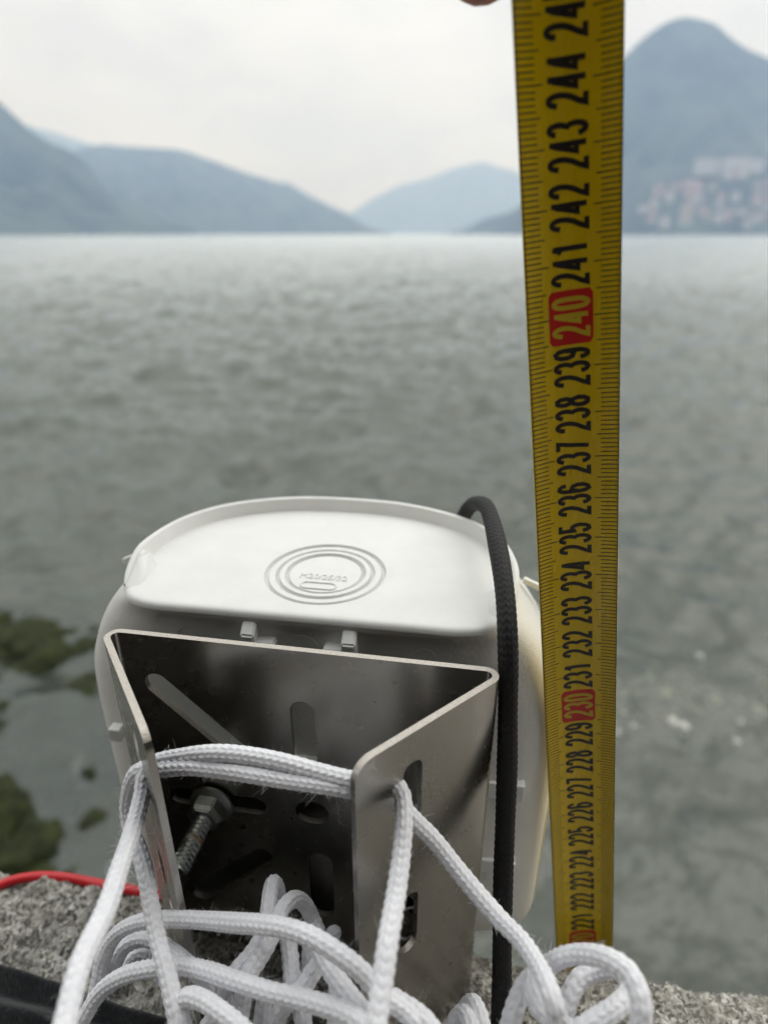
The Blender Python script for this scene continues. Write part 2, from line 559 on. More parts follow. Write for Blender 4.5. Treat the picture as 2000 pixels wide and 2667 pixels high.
def rock_mesh(r, seed, flat=.6):
    bm = bmesh.new()
    bmesh.ops.create_icosphere(bm, subdivisions=4 if r > .09 else 3, radius=1)
    o = Vector((seed * 3.1, seed * 1.7, 0))
    for v in bm.verts:
        n = noise.noise(v.co * 1.3 + o) * .45 + noise.noise(v.co * 3.1 + o) * .26 + noise.noise(v.co * 8.3 + o) * .16
        v.co = v.co * (1 + n) * r
        v.co.z *= flat
    return bm_mesh(bm, 'rock')

# algae covered boulders below the shallow water, left of the box
ROCKS = [(-2.30, 3.40, .30), (-2.08, 3.26, .24), (-1.86, 3.36, .20), (-2.30, 3.10, .20), (-1.70, 2.78, .22), (-1.95, 2.70, .13), (-2.02, 2.62, .26), (-1.72, 2.42, .15),
         (-1.80, 2.02, .22), (-1.55, 1.86, .13), (-1.98, 2.14, .17), (-1.42, 2.30, .10), (-1.35, 1.66, .10), (1.42, 2.00, .075), (-2.7, 3.6, .3), (-2.6, 2.8, .25)]
_g = random.Random(4)
ROCKS += [(_g.uniform(-2.5, -1.75), _g.uniform(3.0, 3.5), _g.uniform(.06, .15)) for _ in range(9)] + [(_g.uniform(-2.0, -1.3), _g.uniform(1.8, 2.75), _g.uniform(.04, .11)) for _ in range(10)]
for i, (x, y, r) in enumerate(ROCKS):
    own = {4: 'dark algae covered rock in the water beside the left side of the white box',
           8: 'dark algae covered rock low at the left border, just beyond the red wire', 13: 'small lone dark rock in the water to the right of the tape',
           6: 'broad dark green rock at the left border, below the larger weedy patch'}
    o = obj('algae_rock', rock_mesh(r * (1.25 if i < 13 else 1), i + 1, .5), M_ALGA, smooth=True,
            label=own.get(i, ('dark green algae covered rock in the farther weedy patch left of the white box' if y > 2.85 else 'dark green algae covered rock in the water between the weedy patch and the red wire')), cat='rock', group='algae covered rocks under the shallow water')
    o.location = (x, y, WATER_Z - r * .46 - .012); o.rotation_euler = (0, 0, i * 1.3)
for i in range(54):  # pale blobs at the surface, put in as glints of light on the waves
    x = random.uniform(1.15, 2.4); y = random.triangular(2.35, 3.2, 2.8); r = random.uniform(.008, .034)
    o = obj('glint_blob', rock_mesh(r, i + 40, .6), M_GLINT, smooth=True,
            label='pale blob standing in for a glint on the water right of the tape', cat='glint', group='pale blobs standing in for glints on the water')
    o.location = (x, y, WATER_Z - r * random.uniform(.12, .45)); o.rotation_euler = (0, 0, i)

def mountain(name, D, W, prof, seed, label, lump=1.0, base=.12, pw=1.25):
    xs = [p[0] for p in prof]; hs = [p[1] for p in prof]
    nx, ny = 220, 46
    X = np.linspace(xs[0], xs[-1], nx)
    H = np.interp(X, xs, hs)
    k = np.hanning(7); k /= k.sum()
    H = np.convolve(np.pad(H, 3, mode='edge'), k, 'valid')
    t = np.linspace(0, 2, ny)
    g = np.where(t < 1, base * np.minimum(t * 4, 1) + (1 - base) * t ** pw, np.maximum(0, 1 - (t - 1)) ** .9)
    XX = np.repeat(X[None, :], ny, 0); YY = np.repeat((D - W + t * W)[:, None], nx, 1)
    Z = g[:, None] * H[None, :]
    amp = .07 * lump * H.max() * np.minimum(Z / (H.max() * .3 + 1), 1)
    edge = (1 - np.exp(-((t - 1) / .18) ** 2))[:, None]
    Z = Z + amp * edge * noise_np(XX / H.max(), YY / H.max(), seed, 60, 4, 50, .75) + .006 * H.max() * noise_np(XX / 40, YY / 40, seed + 1, 30, .5, 3) * (Z > 5)
    Z = Z + WATER_Z
    Z[0] = WATER_Z - 3; Z[-1] = WATER_Z - 3
    obj(name, np_quads(np.stack([XX, YY, Z], -1).reshape(-1, 3), grid_faces(ny, nx), name), M_FOREST, smooth=True, label=label, kind='structure')
    return X, D, W, t, Z
mountain('mountain', 1750, 620, [(-1548, 471), (-1197, 452), (-919, 295), (-861, 236), (-792, 193), (-726, 123), (-666, 71), (-590, 28), (-511, 3)], 21,
         'steep wooded mountain falling to the lake at the left border')
mountain('mountain', 3000, 850, [(-2700, 112), (-2058, 139), (-1424, 296), (-1280, 333), (-1160, 350), (-968, 336), (-834, 326), (-703, 287), (-532, 226), (-376, 183), (-260, 130), (-150, 76), (-80, 33), (30, 3)], 22,
         'long wooded ridge sloping down to the gap in the middle')
mountain('mountain', 5000, 900, [(-3540, 640), (-2945, 700), (-2452, 690), (-2275, 645), (-2090, 604), (-1848, 520), (-1618, 318), (-1300, 3)], 23,
         'pale far mountain showing in the notch of the left ridge')
mountain('mountain', 5600, 440, [(-880, 3), (-488, 71), (-280, 149), (-111, 256), (113, 356), (333, 404), (550, 486), (768, 531), (990, 486), (1371, 356), (1948, 224), (2912, 96)], 24,
         'pale blue far mountain rising beyond the gap, left of the tape', lump=.6)
mountain('headland', 2200, 200, [(205, 3), (269, 21), (313, 43), (371, 60), (428, 76), (543, 103), (688, 116), (978, 129), (1276, 103), (1500, 4)], 25,
         'low dark wooded headland at the waterline left of the tape', lump=.5)
RM = mountain('mountain', 1900, 560, [(330, 3), (514, 231), (577, 390), (608, 425), (659, 472), (701, 496), (745, 503), (816, 493), (855, 468), (905, 439), (967, 417), (1091, 354), (1235, 273), (1381, 199), (1800, 120), (2300, 60)], 26,
              'tall blue grey dome of a mountain above the lakeside town right of the tape', lump=.55, base=.15, pw=2.1)

# ------------------------------------------------------------------ town at the foot of the right mountain
def ground_at(x, y):
    X, D, W, t, Z = RM
    fy = (y - (D - W)) / W
    j = int(np.clip(np.searchsorted(t, fy) - 1, 0, len(t) - 2)); a = (fy - t[j]) / (t[j + 1] - t[j])
    z0 = np.interp(x, X, Z[j]); z1 = np.interp(x, X, Z[j + 1])
    return float(z0 * (1 - a) + z1 * a)

def house(name, x, y, w, d, h, wall, roof, label, group=None, cat='house', rz=0.0, flat=False, nwin=(3, 2)):
    z = ground_at(x, y)
    r = empty(name, (x, y, z), rz, label=label, cat=cat, group=group)
    bm = bmesh.new(); bevel_box(bm, (0, 0, h / 2 - 4), (w, d, h + 8)); obj('wall', bm_mesh(bm), wall, r)
    bm = bmesh.new()
    if flat:
        bevel_box(bm, (0, 0, h + .5), (w + .8, d + .8, 1.0))
    else:
        v = [bm.verts.new(p) for p in ((-w / 2 - .6, -d / 2 - .6, h), (w / 2 + .6, -d / 2 - .6, h), (w / 2 + .6, d / 2 + .6, h), (-w / 2 - .6, d / 2 + .6, h),
                                       (-w / 2 + d * .3, 0, h + d * .28), (w / 2 - d * .3, 0, h + d * .28))]
        for f in ((0, 1, 5, 4), (1, 2, 5), (2, 3, 4, 5), (3, 0, 4), (3, 2, 1, 0)): bm.faces.new([v[i] for i in f])
    obj('roof', bm_mesh(bm), roof, r)
    nx_, nz_ = nwin
    wm = None
    for i in range(nx_):
        for k in range(nz_):
            if wm is None:
                bm = bmesh.new(); bevel_box(bm, (0, 0, 0), (min(1.6, w / nx_ * .5), .3, min(2.2, h / nz_ * .55))); wm = bm_mesh(bm); wm.materials.append(M_GLASS)
            o = bpy.data.objects.new('window', wm); COL.objects.link(o); o.parent = r
            o.location = ((i + .5 - nx_ / 2) * w / nx_, -d / 2 - .05, h * (k + .5) / nz_)
    return r
house('hotel', 745, 1530, 142, 18, 22, M_WALLS[0], M_WALLS[0], 'long white flat roofed building highest above the lakeside town', cat='building', flat=True, nwin=(16, 4))
house('apartment_building', 640, 1452, 34, 16, 22, M_WALLS[2], M_ROOF, 'pinkish block by the water, nearest to the tape', cat='building', nwin=(5, 4))
house('apartment_building', 745, 1500, 46, 18, 34, M_WALLS[0], M_WALLS[3], 'pale block with a bright front below the long white building', cat='building', flat=True, nwin=(6, 5))
house('apartment_building', 905, 1490, 30, 18, 44, M_WALLS[0], M_WALLS[3], 'bright white block at the right border of the lakeside town', cat='building', flat=True, nwin=(4, 6))
house('apartment_building', 815, 1450, 40, 18, 40, M_WALLS[2], M_ROOF, 'tall pink block in the middle of the lakeside town', cat='building', nwin=(5, 6))
HB = []
for i in range(48):
    for _ in range(40):
        x = random.uniform(540, 1050); y = random.triangular(1362, 1500, 1375)
        if all(abs(x - a) > 17 or abs(y - b) > 16 for a, b in HB): break
    HB.append((x, y))
    w = random.uniform(10, 24)
    wi = random.randrange(4)
    house('house', x, y, w, random.uniform(9, 12), random.uniform(8, 18), M_WALLS[wi], M_ROOF,
          'small %s house with a clay roof at the foot of the right mountain' % ('white', 'cream', 'pinkish', 'grey')[wi], group='houses at the foot of the right mountain', rz=random.uniform(-.3, .3), nwin=(2, 2))

# ------------------------------------------------------------------ haze
def build_haze():
    bm = bmesh.new(); bevel_box(bm, (0, 2950, 355), (10400, 6300, 800))   # x +-5200, y -200..6100, z -45..755
    t = NT('lake_haze')
    pv = t.n('ShaderNodeVolumePrincipled')
    pv.inputs['Color'].default_value = (.50, .68, 1.0, 1)
    pv.inputs['Absorption Color'].default_value = (1, 1, 1, 1)
    pv.inputs['Density'].default_value = 3.4e-4
    pv.inputs['Anisotropy'].default_value = .4
    t.l(pv.outputs[0], t.out.inputs['Volume'])
    obj('haze', bm_mesh(bm), t.m, label='thin bluish summer haze over the lake and mountains', kind='stuff')
build_haze()

# ------------------------------------------------------------------ promenade behind the camera, trees and hedge added to block sky light
def build_behind():
    bm = bmesh.new()
    v = [bm.verts.new(p) for p in ((-40, -45, -.5), (40, -45, -.5), (40, -.3, -.5), (-40, -.3, -.5))]
    bm.faces.new(v)
    obj('promenade', bm_mesh(bm), M_PAVE, label='grey paved promenade behind the quay wall', kind='structure')
    g = np.random.default_rng(11)
    def crown(seed, n=15000, R_=(3.4, 3.0, 2.9)):
        g = np.random.default_rng(seed)
        cl = g.normal(size=(70, 3)); cl /= np.linalg.norm(cl, axis=1)[:, None]; cl *= g.uniform(.35, 1, (70, 1)) ** .6
        c = cl[g.integers(0, 70, n)] + g.normal(size=(n, 3)) * .13
        c = c * np.array(R_)
        a = g.normal(size=(n, 3)); a /= np.linalg.norm(a, axis=1)[:, None]
        b = np.cross(a, g.normal(size=(n, 3))); b /= np.linalg.norm(b, axis=1)[:, None]
        s = g.uniform(.16, .34, (n, 1))
        V = np.stack([c - a * s, c + b * s * .7, c + a * s, c - b * s * .7], 1).reshape(-1, 3)
        return np_quads(V, np.arange(4 * n).reshape(-1, 4), 'crown')
    cm = [crown(s) for s in (1, 2)]
    for m in cm: m.materials.append(M_LEAF)
    def trunk():
        P = np.array([(0, 0, -.05), (.03, 0, 1.2), (-.05, .05, 2.6), (0, 0, 4.2)])
        V, F = tube(catmull(P, 5), .22, 10)
        V = np.array(V); zf = 1 - .5 * np.clip(V[:, 2] / 4.2, 0, 1)
        V[:, :2] *= zf[:, None]
        F = list(F); V = list(map(tuple, V))
        for k in range(6):
            th = k * 1.05; z0 = 2.2 + .25 * k
            Q = catmull(np.array([(0, 0, z0), (math.cos(th) * .8, math.sin(th) * .8, z0 + .9), (math.cos(th) * 1.9, math.sin(th) * 1.9, z0 + 1.6)]), 4)
            v2, f2 = tube(Q, .08, 6)
            b = len(V); V += list(map(tuple, v2)); F += [tuple(i + b for i in q) for q in f2]
        me = mesh(V, F, 'trunk'); me.materials.append(M_BARK); return me
    tm = trunk()
    spots = [(-9, -6.0), (-4.6, -5.0), (.2, -4.6), (4.8, -5.2), (9.3, -6.0), (-6.5, -10), (-2, -9.5), (2.6, -9.8), (7, -10.2)]  # unseen trees, added to darken the side behind the camera
    for i, (x, y) in enumerate(spots):
        r = empty('sky_block_tree', (x, y, -.5), i * 1.1, label='unseen leafy tree added behind the quay wall to block sky light', cat='tree', group='unseen trees added to block sky light')
        a = bpy.data.objects.new('trunk', tm); COL.objects.link(a); a.parent = r
        b = bpy.data.objects.new('crown', cm[i % 2]); COL.objects.link(b); b.parent = r; b.location = (0, 0, 5.0)
    # unseen clipped hedge, added to block low light from behind
    n = 9000
    c = np.stack([g.uniform(-16, 16, n), g.uniform(-8.2, -7.2, n), g.uniform(-.5, 1.1, n)], 1)
    a = g.normal(size=(n, 3)); a /= np.linalg.norm(a, axis=1)[:, None]
    b = np.cross(a, g.normal(size=(n, 3))); b /= np.linalg.norm(b, axis=1)[:, None]
    V = np.stack([c - a * .09, c + b * .07, c + a * .09, c - b * .07], 1).reshape(-1, 3)
    obj('hedge', np_quads(V, np.arange(4 * n).reshape(-1, 4), 'hedge'), M_HEDGE, label='unseen dark green hedge added behind the promenade to block low light', cat='hedge')
build_behind()

# ------------------------------------------------------------------ quay wall (granite coping)
QYAW = R(-8.9)
def build_wall():
    root = empty('quay_wall', (0, .1245, 0), QYAW, label='rough grey granite quay wall carrying the steel bracket and rope', cat='wall')
    def coping(a0, a1, fa, fb, seed):
        # profile across the wall: top from b=-48 cm to the rounded lake edge (r=1.3 cm) and down the face
        r = .95
        b = list(np.linspace(-48, -9, 14)[:-1]) + list(np.arange(-9, -r, fb))
        prof = [(x, 0, 0, 1) for x in b]
        for th in np.linspace(0, np.pi / 2, max(4, int(r * 1.57 / fb))):
            prof.append((-r + r * np.sin(th), -r + r * np.cos(th), np.sin(th), np.cos(th)))
        for z in list(np.arange(-r - fb, -4, -fb * 1.5)) + [-6, -10, -16, -22]:
            prof.append((0, z, 1, 0))
        prof = np.array(prof)
        A = np.arange(a0, a1 + fa * .5, fa) if fa < .5 else np.linspace(a0, a1, int((a1 - a0) / fa) + 1)
        n, m = len(A), len(prof)
        V = np.zeros((n, m, 3))
        wob = .25 * np.sin(A * .23 + seed) + .12 * np.sin(A * .71 + 1.3)
        X = np.repeat(A[:, None], m, 1); B = np.repeat(prof[None, :, 0], n, 0); Z = np.repeat(prof[None, :, 1], n, 0)
        rough = 1.7 * (.040 * noise_np(X, B - Z, seed, 40, 1.2, 5, .8) + .030 * noise_np(X, B - Z, seed + 1, 60, 5, 16, .5)
                 + .018 * noise_np(X, B - Z, seed + 2, 60, 14, 40, .3))
        chip = noise_np(X, B - Z, seed + 3, 30, 2, 9, .3)
        rough = rough - .07 * np.clip(chip - 1.0, 0, 2)
        Bw = B + wob[:, None] * np.clip((B + 6) / 6, 0, 1)
        V[..., 0] = X; V[..., 1] = Bw + rough * prof[None, :, 2]; V[..., 2] = Z + rough * prof[None, :, 3]
        return np_quads(V.reshape(-1, 3) * CM, grid_faces(n, m)[:, ::-1], 'coping')
    obj('coping_stone', coping(-24, 20, .075, .075, 3), M_GRAN, root, smooth=True)
    for a0, a1, s in ((-120, -24.6, 5), (20.6, 110, 8)):
        obj('coping_stone', coping(a0, a1, 1.0, .6, s), M_GRAN, root, smooth=True)
    bm = bmesh.new(); bevel_box(bm, (-.1, -.26, -1.5), (3.6, .44, 2.6))
    obj('wall_face', bm_mesh(bm), M_GRAN, root)
build_wall()

# ------------------------------------------------------------------ steel bracket
BYAW = R(-9.6)
H_BR = 11.03
def build_bracket():
    root = empty('mounting_bracket', (-1.875 * CM, 11.36 * CM, 0), BYAW,
                 label='dovetail shaped bent stainless steel bracket standing on the stone, rope through its slots', cat='bracket')
    T = .145
    # centre line of the bent sheet seen from above (u, v), with bends of radius .35
    def bent(p0, p1, p2, r):
        p0, p1, p2 = map(np.array, (p0, p1, p2))
        a = (p0 - p1) / np.linalg.norm(p0 - p1); b = (p2 - p1) / np.linalg.norm(p2 - p1)
        ang = math.acos(np.clip(a @ b, -1, 1)); d = r / math.tan(ang / 2)
        bis = (a + b) / np.linalg.norm(a + b); c = p1 + bis * r / math.sin(ang / 2)
        s = p1 + a * d; e = p1 + b * d
        t0 = math.atan2(*(s - c)[::-1]); t1 = math.atan2(*(e - c)[::-1])
        dt = (t1 - t0 + np.pi) % (2 * np.pi) - np.pi
        return [c + r * np.array([math.cos(t0 + dt * k / 8), math.sin(t0 + dt * k / 8)]) for k in range(9)]
    E0, C0, C1, E1 = (-1.99, -3.02), (-4.80, .04), (4.56, .04), (1.85, -3.02)
    def lin(a, b, n): return [np.array(a) + (np.array(b) - np.array(a)) * t for t in np.linspace(0, 1, n, endpoint=False)]
    rc = .42
    b0 = bent(E0, C0, C1, .21); b1 = bent(C0, C1, E1, .21)
    e0 = np.array(E0); d0 = (b0[0] - e0) / np.linalg.norm(b0[0] - e0)
    e1 = np.array(E1); d1 = (b1[-1] - e1) / np.linalg.norm(b1[-1] - e1)
    k = [rc * (1 - math.cos(t)) for t in np.linspace(0, np.pi / 2, 8)]
    line = [e0 + d0 * q for q in k] + lin(e0 + d0 * (rc + .3), b0[0], 4) + b0 + lin(b0[-1], b1[0], 8)[1:] + b1 + lin(b1[-1], e1 + d1 * (rc + .3), 4)[1:] + [e1 + d1 * (rc + .3)] + [e1 + d1 * q for q in k[::-1]]
    L = np.array(line)
    tan = np.gradient(L, axis=0); tan /= np.linalg.norm(tan, axis=1)[:, None]
    nor = np.stack([-tan[:, 1], tan[:, 0]], 1)
    s = np.r_[0, np.cumsum(np.linalg.norm(np.diff(L, axis=0), axis=1))]
    dist = np.minimum(s, s[-1] - s)
    ztop = np.where(dist < rc, H_BR - rc + np.sqrt(np.maximum(rc ** 2 - (rc - dist) ** 2, 0)), H_BR)
    n = len(L)
    V = []
    for sd in (1, -1):
        P = L + nor * sd * T / 2
        V += [(p[0], p[1], 0) for p in P] + [(p[0], p[1], z) for p, z in zip(P, ztop)]
    F = []
    for i in range(n - 1):
        F.append((i, i + 1, n + i + 1, n + i))
        F.append((2 * n + i + 1, 2 * n + i, 3 * n + i, 3 * n + i + 1))
        F.append((n + i, n + i + 1, 3 * n + i + 1, 3 * n + i))
        F.append((i + 1, i, 2 * n + i, 2 * n + i + 1))
    F.append((0, n, 3 * n, 2 * n)); F.append((n - 1, 3 * n - 1, 4 * n - 1, 2 * n - 1))
    me = mesh(np.array(V) * CM, F)
    bm = bmesh.new(); bm.from_mesh(me); me = bm_mesh(bm)
    sheet = bpy.data.objects.new('plate', me); COL.objects.link(sheet)
    # slot cutters: obround prisms, (origin on the sheet, in-plane direction, normal)
    bm = bmesh.new()
    def slot(c, ax, nrm, w, p0, p1):
        """c: origin (u,v); ax: in-plane horizontal; (p0, p1): slot axis end points in (along, z)"""
        ax = np.array([ax[0], ax[1], 0]); nrm = np.array([nrm[0], nrm[1], 0]); c = np.array([c[0], c[1], 0]); up = np.array([0, 0, 1.0])
        p0 = np.array(p0, float); p1 = np.array(p1, float); d = p1 - p0
        l = np.linalg.norm(d); d = d / l if l > 1e-6 else np.array([0, 1.0]); q = np.array([-d[1], d[0]])
        pts = []
        for e, sg in ((p1, 1), (p0, -1)):
            for t in np.linspace(-np.pi / 2, np.pi / 2, 13):
                pts.append(e + sg * w / 2 * (math.cos(t) * d + math.sin(t) * q))
        ring = [[bm.verts.new(tuple((c + ax * a + up * z + nrm * h) * CM)) for a, z in pts] for h in (-.6, .6)]
        m = len(pts)
        bm.faces.new(ring[0][::-1]); bm.faces.new(ring[1])
        for i in range(m): bm.faces.new((ring[0][i], ring[0][(i + 1) % m], ring[1][(i + 1) % m], ring[1][i]))
    X, N = (1, 0), (0, 1)
    for sg in (-1, 1):
        slot((0, 0), X, N, .62, (sg * 3.62, 9.62), (sg * 1.75, 7.75))
        slot((0, 0), X, N, .62, (sg * 3.45, 2.15), (sg * 1.45, 4.05))
        slot((0, 0), X, N, .56, (sg * 3.55, 5.95), (sg * 1.45, 5.95))
    slot((0, 0), X, N, .60, (-.03, 9.30), (-.03, 7.75))
    slot((0, 0), X, N, .66, (.18, 4.2), (.18, 2.3))
    slot((0, 0), X, N, .74, (-.02, 6.02), (.12, 6.02))
    for cpt, ept in ((C0, E0), (C1, E1)):
        a = np.array(ept) - np.array(cpt); a /= np.linalg.norm(a)
        for z0, z1 in ((8.55, 10.05), (4.75, 6.2), (.95, 2.35)):
            slot(cpt, a, (-a[1], a[0]), .50, (2.72, z0), (2.72, z1))
    cme = bm_mesh(bm)
    cut = bpy.data.objects.new('cut', cme); COL.objects.link(cut)
    md = sheet.modifiers.new('b', 'BOOLEAN'); md.operation = 'DIFFERENCE'; md.object = cut; md.solver = 'EXACT'
    dg = bpy.context.evaluated_depsgraph_get()
    res = bpy.data.meshes.new_from_object(sheet.evaluated_get(dg))
    bpy.data.objects.remove(sheet); bpy.data.objects.remove(cut)
    # smooth shading on the bends only
    res.materials.clear()
    o = obj('plate', res, [M_STEEL, M_EDGE], root)
    for p in res.polygons:
        p.use_smooth = abs(p.normal.z) < .2
        if p.normal.z > .55: p.material_index = 1
    res.set_sharp_from_angle(angle=R(28))
    # bolt with flange nut on the back plate
    bx, bz = -2.62, 5.95
    def lathe(prof, seg, y0=0, hexa=False):
        V = []; F = []
        m = len(prof)
        for y, r in prof:
            for k in range(seg):
                a = 2 * np.pi * k / seg
                V.append((bx + r * math.cos(a), -y, bz + r * math.sin(a)))
        F = [tuple(q) for q in grid_faces(m, seg, True)]
        F.append(tuple(range(seg))); F.append(tuple(range((m - 1) * seg, m * seg))[::-1])
        bm = bmesh.new(); bm.from_mesh(mesh(np.array(V) * CM, F)); return bm_mesh(bm)
    pr = [(-.9, .0), (-.9, .25)]
    y = .3
    while y < 1.98:
        pr += [(y, .218), (y + .035, .252), (y + .06, .252), (y + .10, .218)]; y += .125
    pr += [(2.0, .21), (2.08, .17), (2.09, 0)]
    bolt = obj('bolt', lathe(pr, 28), [M_ZINC, M_RUST], root, smooth=True)
    bolt.data.set_sharp_from_angle(angle=R(40))
    for p in bolt.data.polygons:
        yy = -p.center.y / CM
        if 1.25 < yy < 1.36: p.material_index = 1
    obj('washer', lathe([(.10, 0), (.10, .55), (.13, .58), (.20, .58), (.27, .44), (.27, 0)], 36), M_ZINC, bolt, smooth=True).data.set_sharp_from_angle(angle=R(35))
    bm = bmesh.new(); bm.from_mesh(lathe([(.24, 0), (.24, .47), (.58, .47), (.66, .40), (.70, 0)], 6)); 
    bmesh.ops.bevel(bm, geom=[e for e in bm.edges if e.calc_length() > .003], offset=.0003, segments=2, affect='EDGES')
    obj('nut', bm_mesh(bm), M_ZINC, bolt)
    return root
build_bracket()

# ------------------------------------------------------------------ white plastic junction box
XYAW = R(-8.8)
BO = (-1.98, 12.24)          # front lip middle
ZP = 11.36                   # end-cap plate level
HALF = [(0, 0), (2.6, 0), (3.85, .03), (4.5, .30), (4.88, .95), (5.06, 1.9), (5.02, 2.8), (4.72, 3.9), (4.05, 4.85), (3.15, 5.48), (1.75, 6.0), (0, 6.15)]
def outline(n=160):
    P = HALF + [(-a, b) for a, b in HALF[-2:0:-1]]
    P = [(a, b, 0) for a, b in P]
    Q = catmull(P, 14, closed=True)
    c = np.array([0, 2.1, 0])
    th = np.unwrap(np.arctan2(Q[:, 1] - 2.1, Q[:, 0]))
    t = np.linspace(-np.pi, np.pi, n, endpoint=False)
    r = np.linalg.norm(Q[:, :2] - c[:2], axis=1)
    order = np.argsort(np.mod(th + np.pi, 2 * np.pi))
    tt = np.mod(th + np.pi, 2 * np.pi)[order]; rr = r[order]
    rq = np.interp(t + np.pi, np.r_[tt - 2 * np.pi, tt, tt + 2 * np.pi], np.r_[rr, rr, rr])
    return np.stack([rq * np.cos(t), 2.1 + rq * np.sin(t)], 1), t
OUT, OTH = outline()
def offset(P, d):
    T = np.roll(P, -1, 0) - np.roll(P, 1, 0); T /= np.linalg.norm(T, axis=1)[:, None]
    return P + np.stack([T[:, 1], -T[:, 0]], 1) * d
def loft(secs, cap0=True, cap1=True):
    n = len(secs[0])
    V = np.concatenate(secs); F = [tuple(q) for q in grid_faces(len(secs), n, True)]
    if cap0: F.append(tuple(range(n))[::-1])
    if cap1: F.append(tuple(range((len(secs) - 1) * n, len(secs) * n)))
    bm = bmesh.new(); bm.from_mesh(mesh(V * CM, F)); return bm_mesh(bm)
def ring3(P, z): return np.c_[P, np.full(len(P), z)]

def build_box():
    root = empty('junction_box', (BO[0] * CM, BO[1] * CM, 0), XYAW,
                 label='rounded white plastic junction box with ringed knockout in its top, hung behind the bracket', cat='junction box')
    n = len(OUT)
    # --- end cap plate with knockout rings (lathe disc let into the plate)
    N2 = n
    ang = OTH
    cx, cy = .12, 2.1
    prof = [(1.60, 0), (1.585, -.12), (1.50, -.13), (1.465, -.02), (1.31, -.02), (1.29, -.13), (1.215, -.135), (1.19, -.01), (1.07, -.01), (1.045, -.14), (.965, -.15), (.94, -.04), (.5, -.04)]
    secs = [np.c_[offset(OUT, -.1), np.full(n, ZP)]]
    secs[0] = np.c_[OUT * 1.0, np.full(n, ZP)]
    secs = [np.c_[offset(OUT, .02), np.full(n, ZP - .18)], np.c_[offset(OUT, .01), np.full(n, ZP - .10)], np.c_[offset(OUT, -.025), np.full(n, ZP - .045)], np.c_[offset(OUT, -.08), np.full(n, ZP - .012)], np.c_[offset(OUT, -.16), np.full(n, ZP)], np.c_[offset(OUT, -.30), np.full(n, ZP)]]
    for r, z in prof:
        secs.append(np.c_[cx + r * np.cos(ang), cy + r * np.sin(ang), np.full(n, ZP + z)])
    cap = obj('end_cap', loft(secs, False, True), M_CAP, root, smooth=True)
    cap.data.set_sharp_from_angle(angle=R(42))
    # --- raised rim round the back and sides, running out at the two front corners
    w = .14
    def rim_h(p):
        return .42 * np.clip((p[1] - .75) / 1.25, 0, 1) ** .8
    hh = np.array([rim_h(p) for p in OUT])
    idx = [i for i in range(n) if OUT[i, 1] > .72]
    # rotate so that the gap (front) is at the ends
    start = max(range(len(idx)), key=lambda k: (idx[k] - idx[k - 1]) % n)
    idx = idx[start:] + idx[:start]
    outer, inner = offset(OUT, .03), offset(OUT, -w)
    V = []; m = len(idx)
    for i in idx:
        h = ZP + hh[i]
        o, q = outer[i], inner[i]
        mid = lambda f: o + (q - o) * f
        V += [(*o, ZP - .12), (*o, h - .035), (*mid(.18), h), (*mid(.82), h), (*q, h - .03), (*(q + (q - o) * .12), ZP + .02), (*(q + (q - o) * .3), ZP - .01)]
    F = []
    for k in range(m - 1):
        for j in range(6): F.append((k * 7 + j, k * 7 + j + 1, (k + 1) * 7 + j + 1, (k + 1) * 7 + j))
    bm = bmesh.new(); bm.from_mesh(mesh(np.array(V) * CM, F)); 
    obj('rim', bm_mesh(bm), M_CAP, root, smooth=True).data.set_sharp_from_angle(angle=R(50))
    # small gussets where the rim runs out
    for sg in (-1, 1):
        bm = bmesh.new()
        P = [(4.72, .55, ZP), (4.92, 1.7, ZP), (4.45, 1.85, ZP), (4.35, .75, ZP), (4.80, 1.45, ZP + .34), (4.90, 1.85, ZP + .42), (4.62, 1.85, ZP + .40)]
        vs = [bm.verts.new((sg * a * CM, b * CM, c * CM)) for a, b, c in P]
        for f in ((0, 3, 4), (3, 2, 6, 4), (4, 6, 5), (0, 4, 5, 1), (2, 1, 5, 6)): bm.faces.new([vs[i] for i in f])
        bmesh.ops.bevel(bm, geom=list(bm.edges), offset=.0004, segments=2, affect='EDGES')
        obj('gusset', bm_mesh(bm), M_CAP, root, smooth=True)
    # --- rear shell: grows out below the cap, flat towards the bracket
    def section(z, hw, back, front, off=0.0, pw=2.35):
        t = OTH
        cxy = np.array([0, 2.3])
        c, s = np.cos(t), np.sin(t)
        d_front = 2.3 - front; d_back = back - 2.3
        dd = np.where(s < 0, d_front, d_back)
        p = np.where(s < 0, 5.0, pw)
        r = (np.abs(c / hw) ** p + np.abs(s / dd) ** p) ** (-1 / p)
        P = np.stack([r * c, 2.3 + r * s], 1)
        return np.c_[offset(P, off), np.full(len(t), z)]
    Zs = [(ZP - .14, None), (ZP - .5, (5.35, 6.3, .03)), (ZP - 1.0, (5.72, 6.5, .05)), (ZP - 1.7, (6.08, 6.7, .06)), (ZP - 2.6, (6.38, 6.85, .06)), (ZP - 3.8, (6.48, 6.95, .06)),
          (ZP - 5.4, (6.48, 7.0, .06)), (ZP - 7.2, (6.46, 7.0, .06)), (ZP - 8.8, (6.45, 7.0, .06)), (ZP - 9.8, (6.45, 6.95, .07)), (ZP - 10.5, (6.42, 6.85, .1)), (ZP - 10.9, (6.3, 6.6, .2)), (ZP - 11.15, (6.0, 6.2, .45)), (ZP - 11.25, (5.4, 5.6, .8))]
    secs = []
    base = np.c_[offset(OUT, .02), np.full(n, ZP - .14)]
    for z, a in Zs:
        secs.append(base if a is None else section(z, *a))
    # densify along z
    S = np.stack(secs)
    m = len(secs); S2 = []
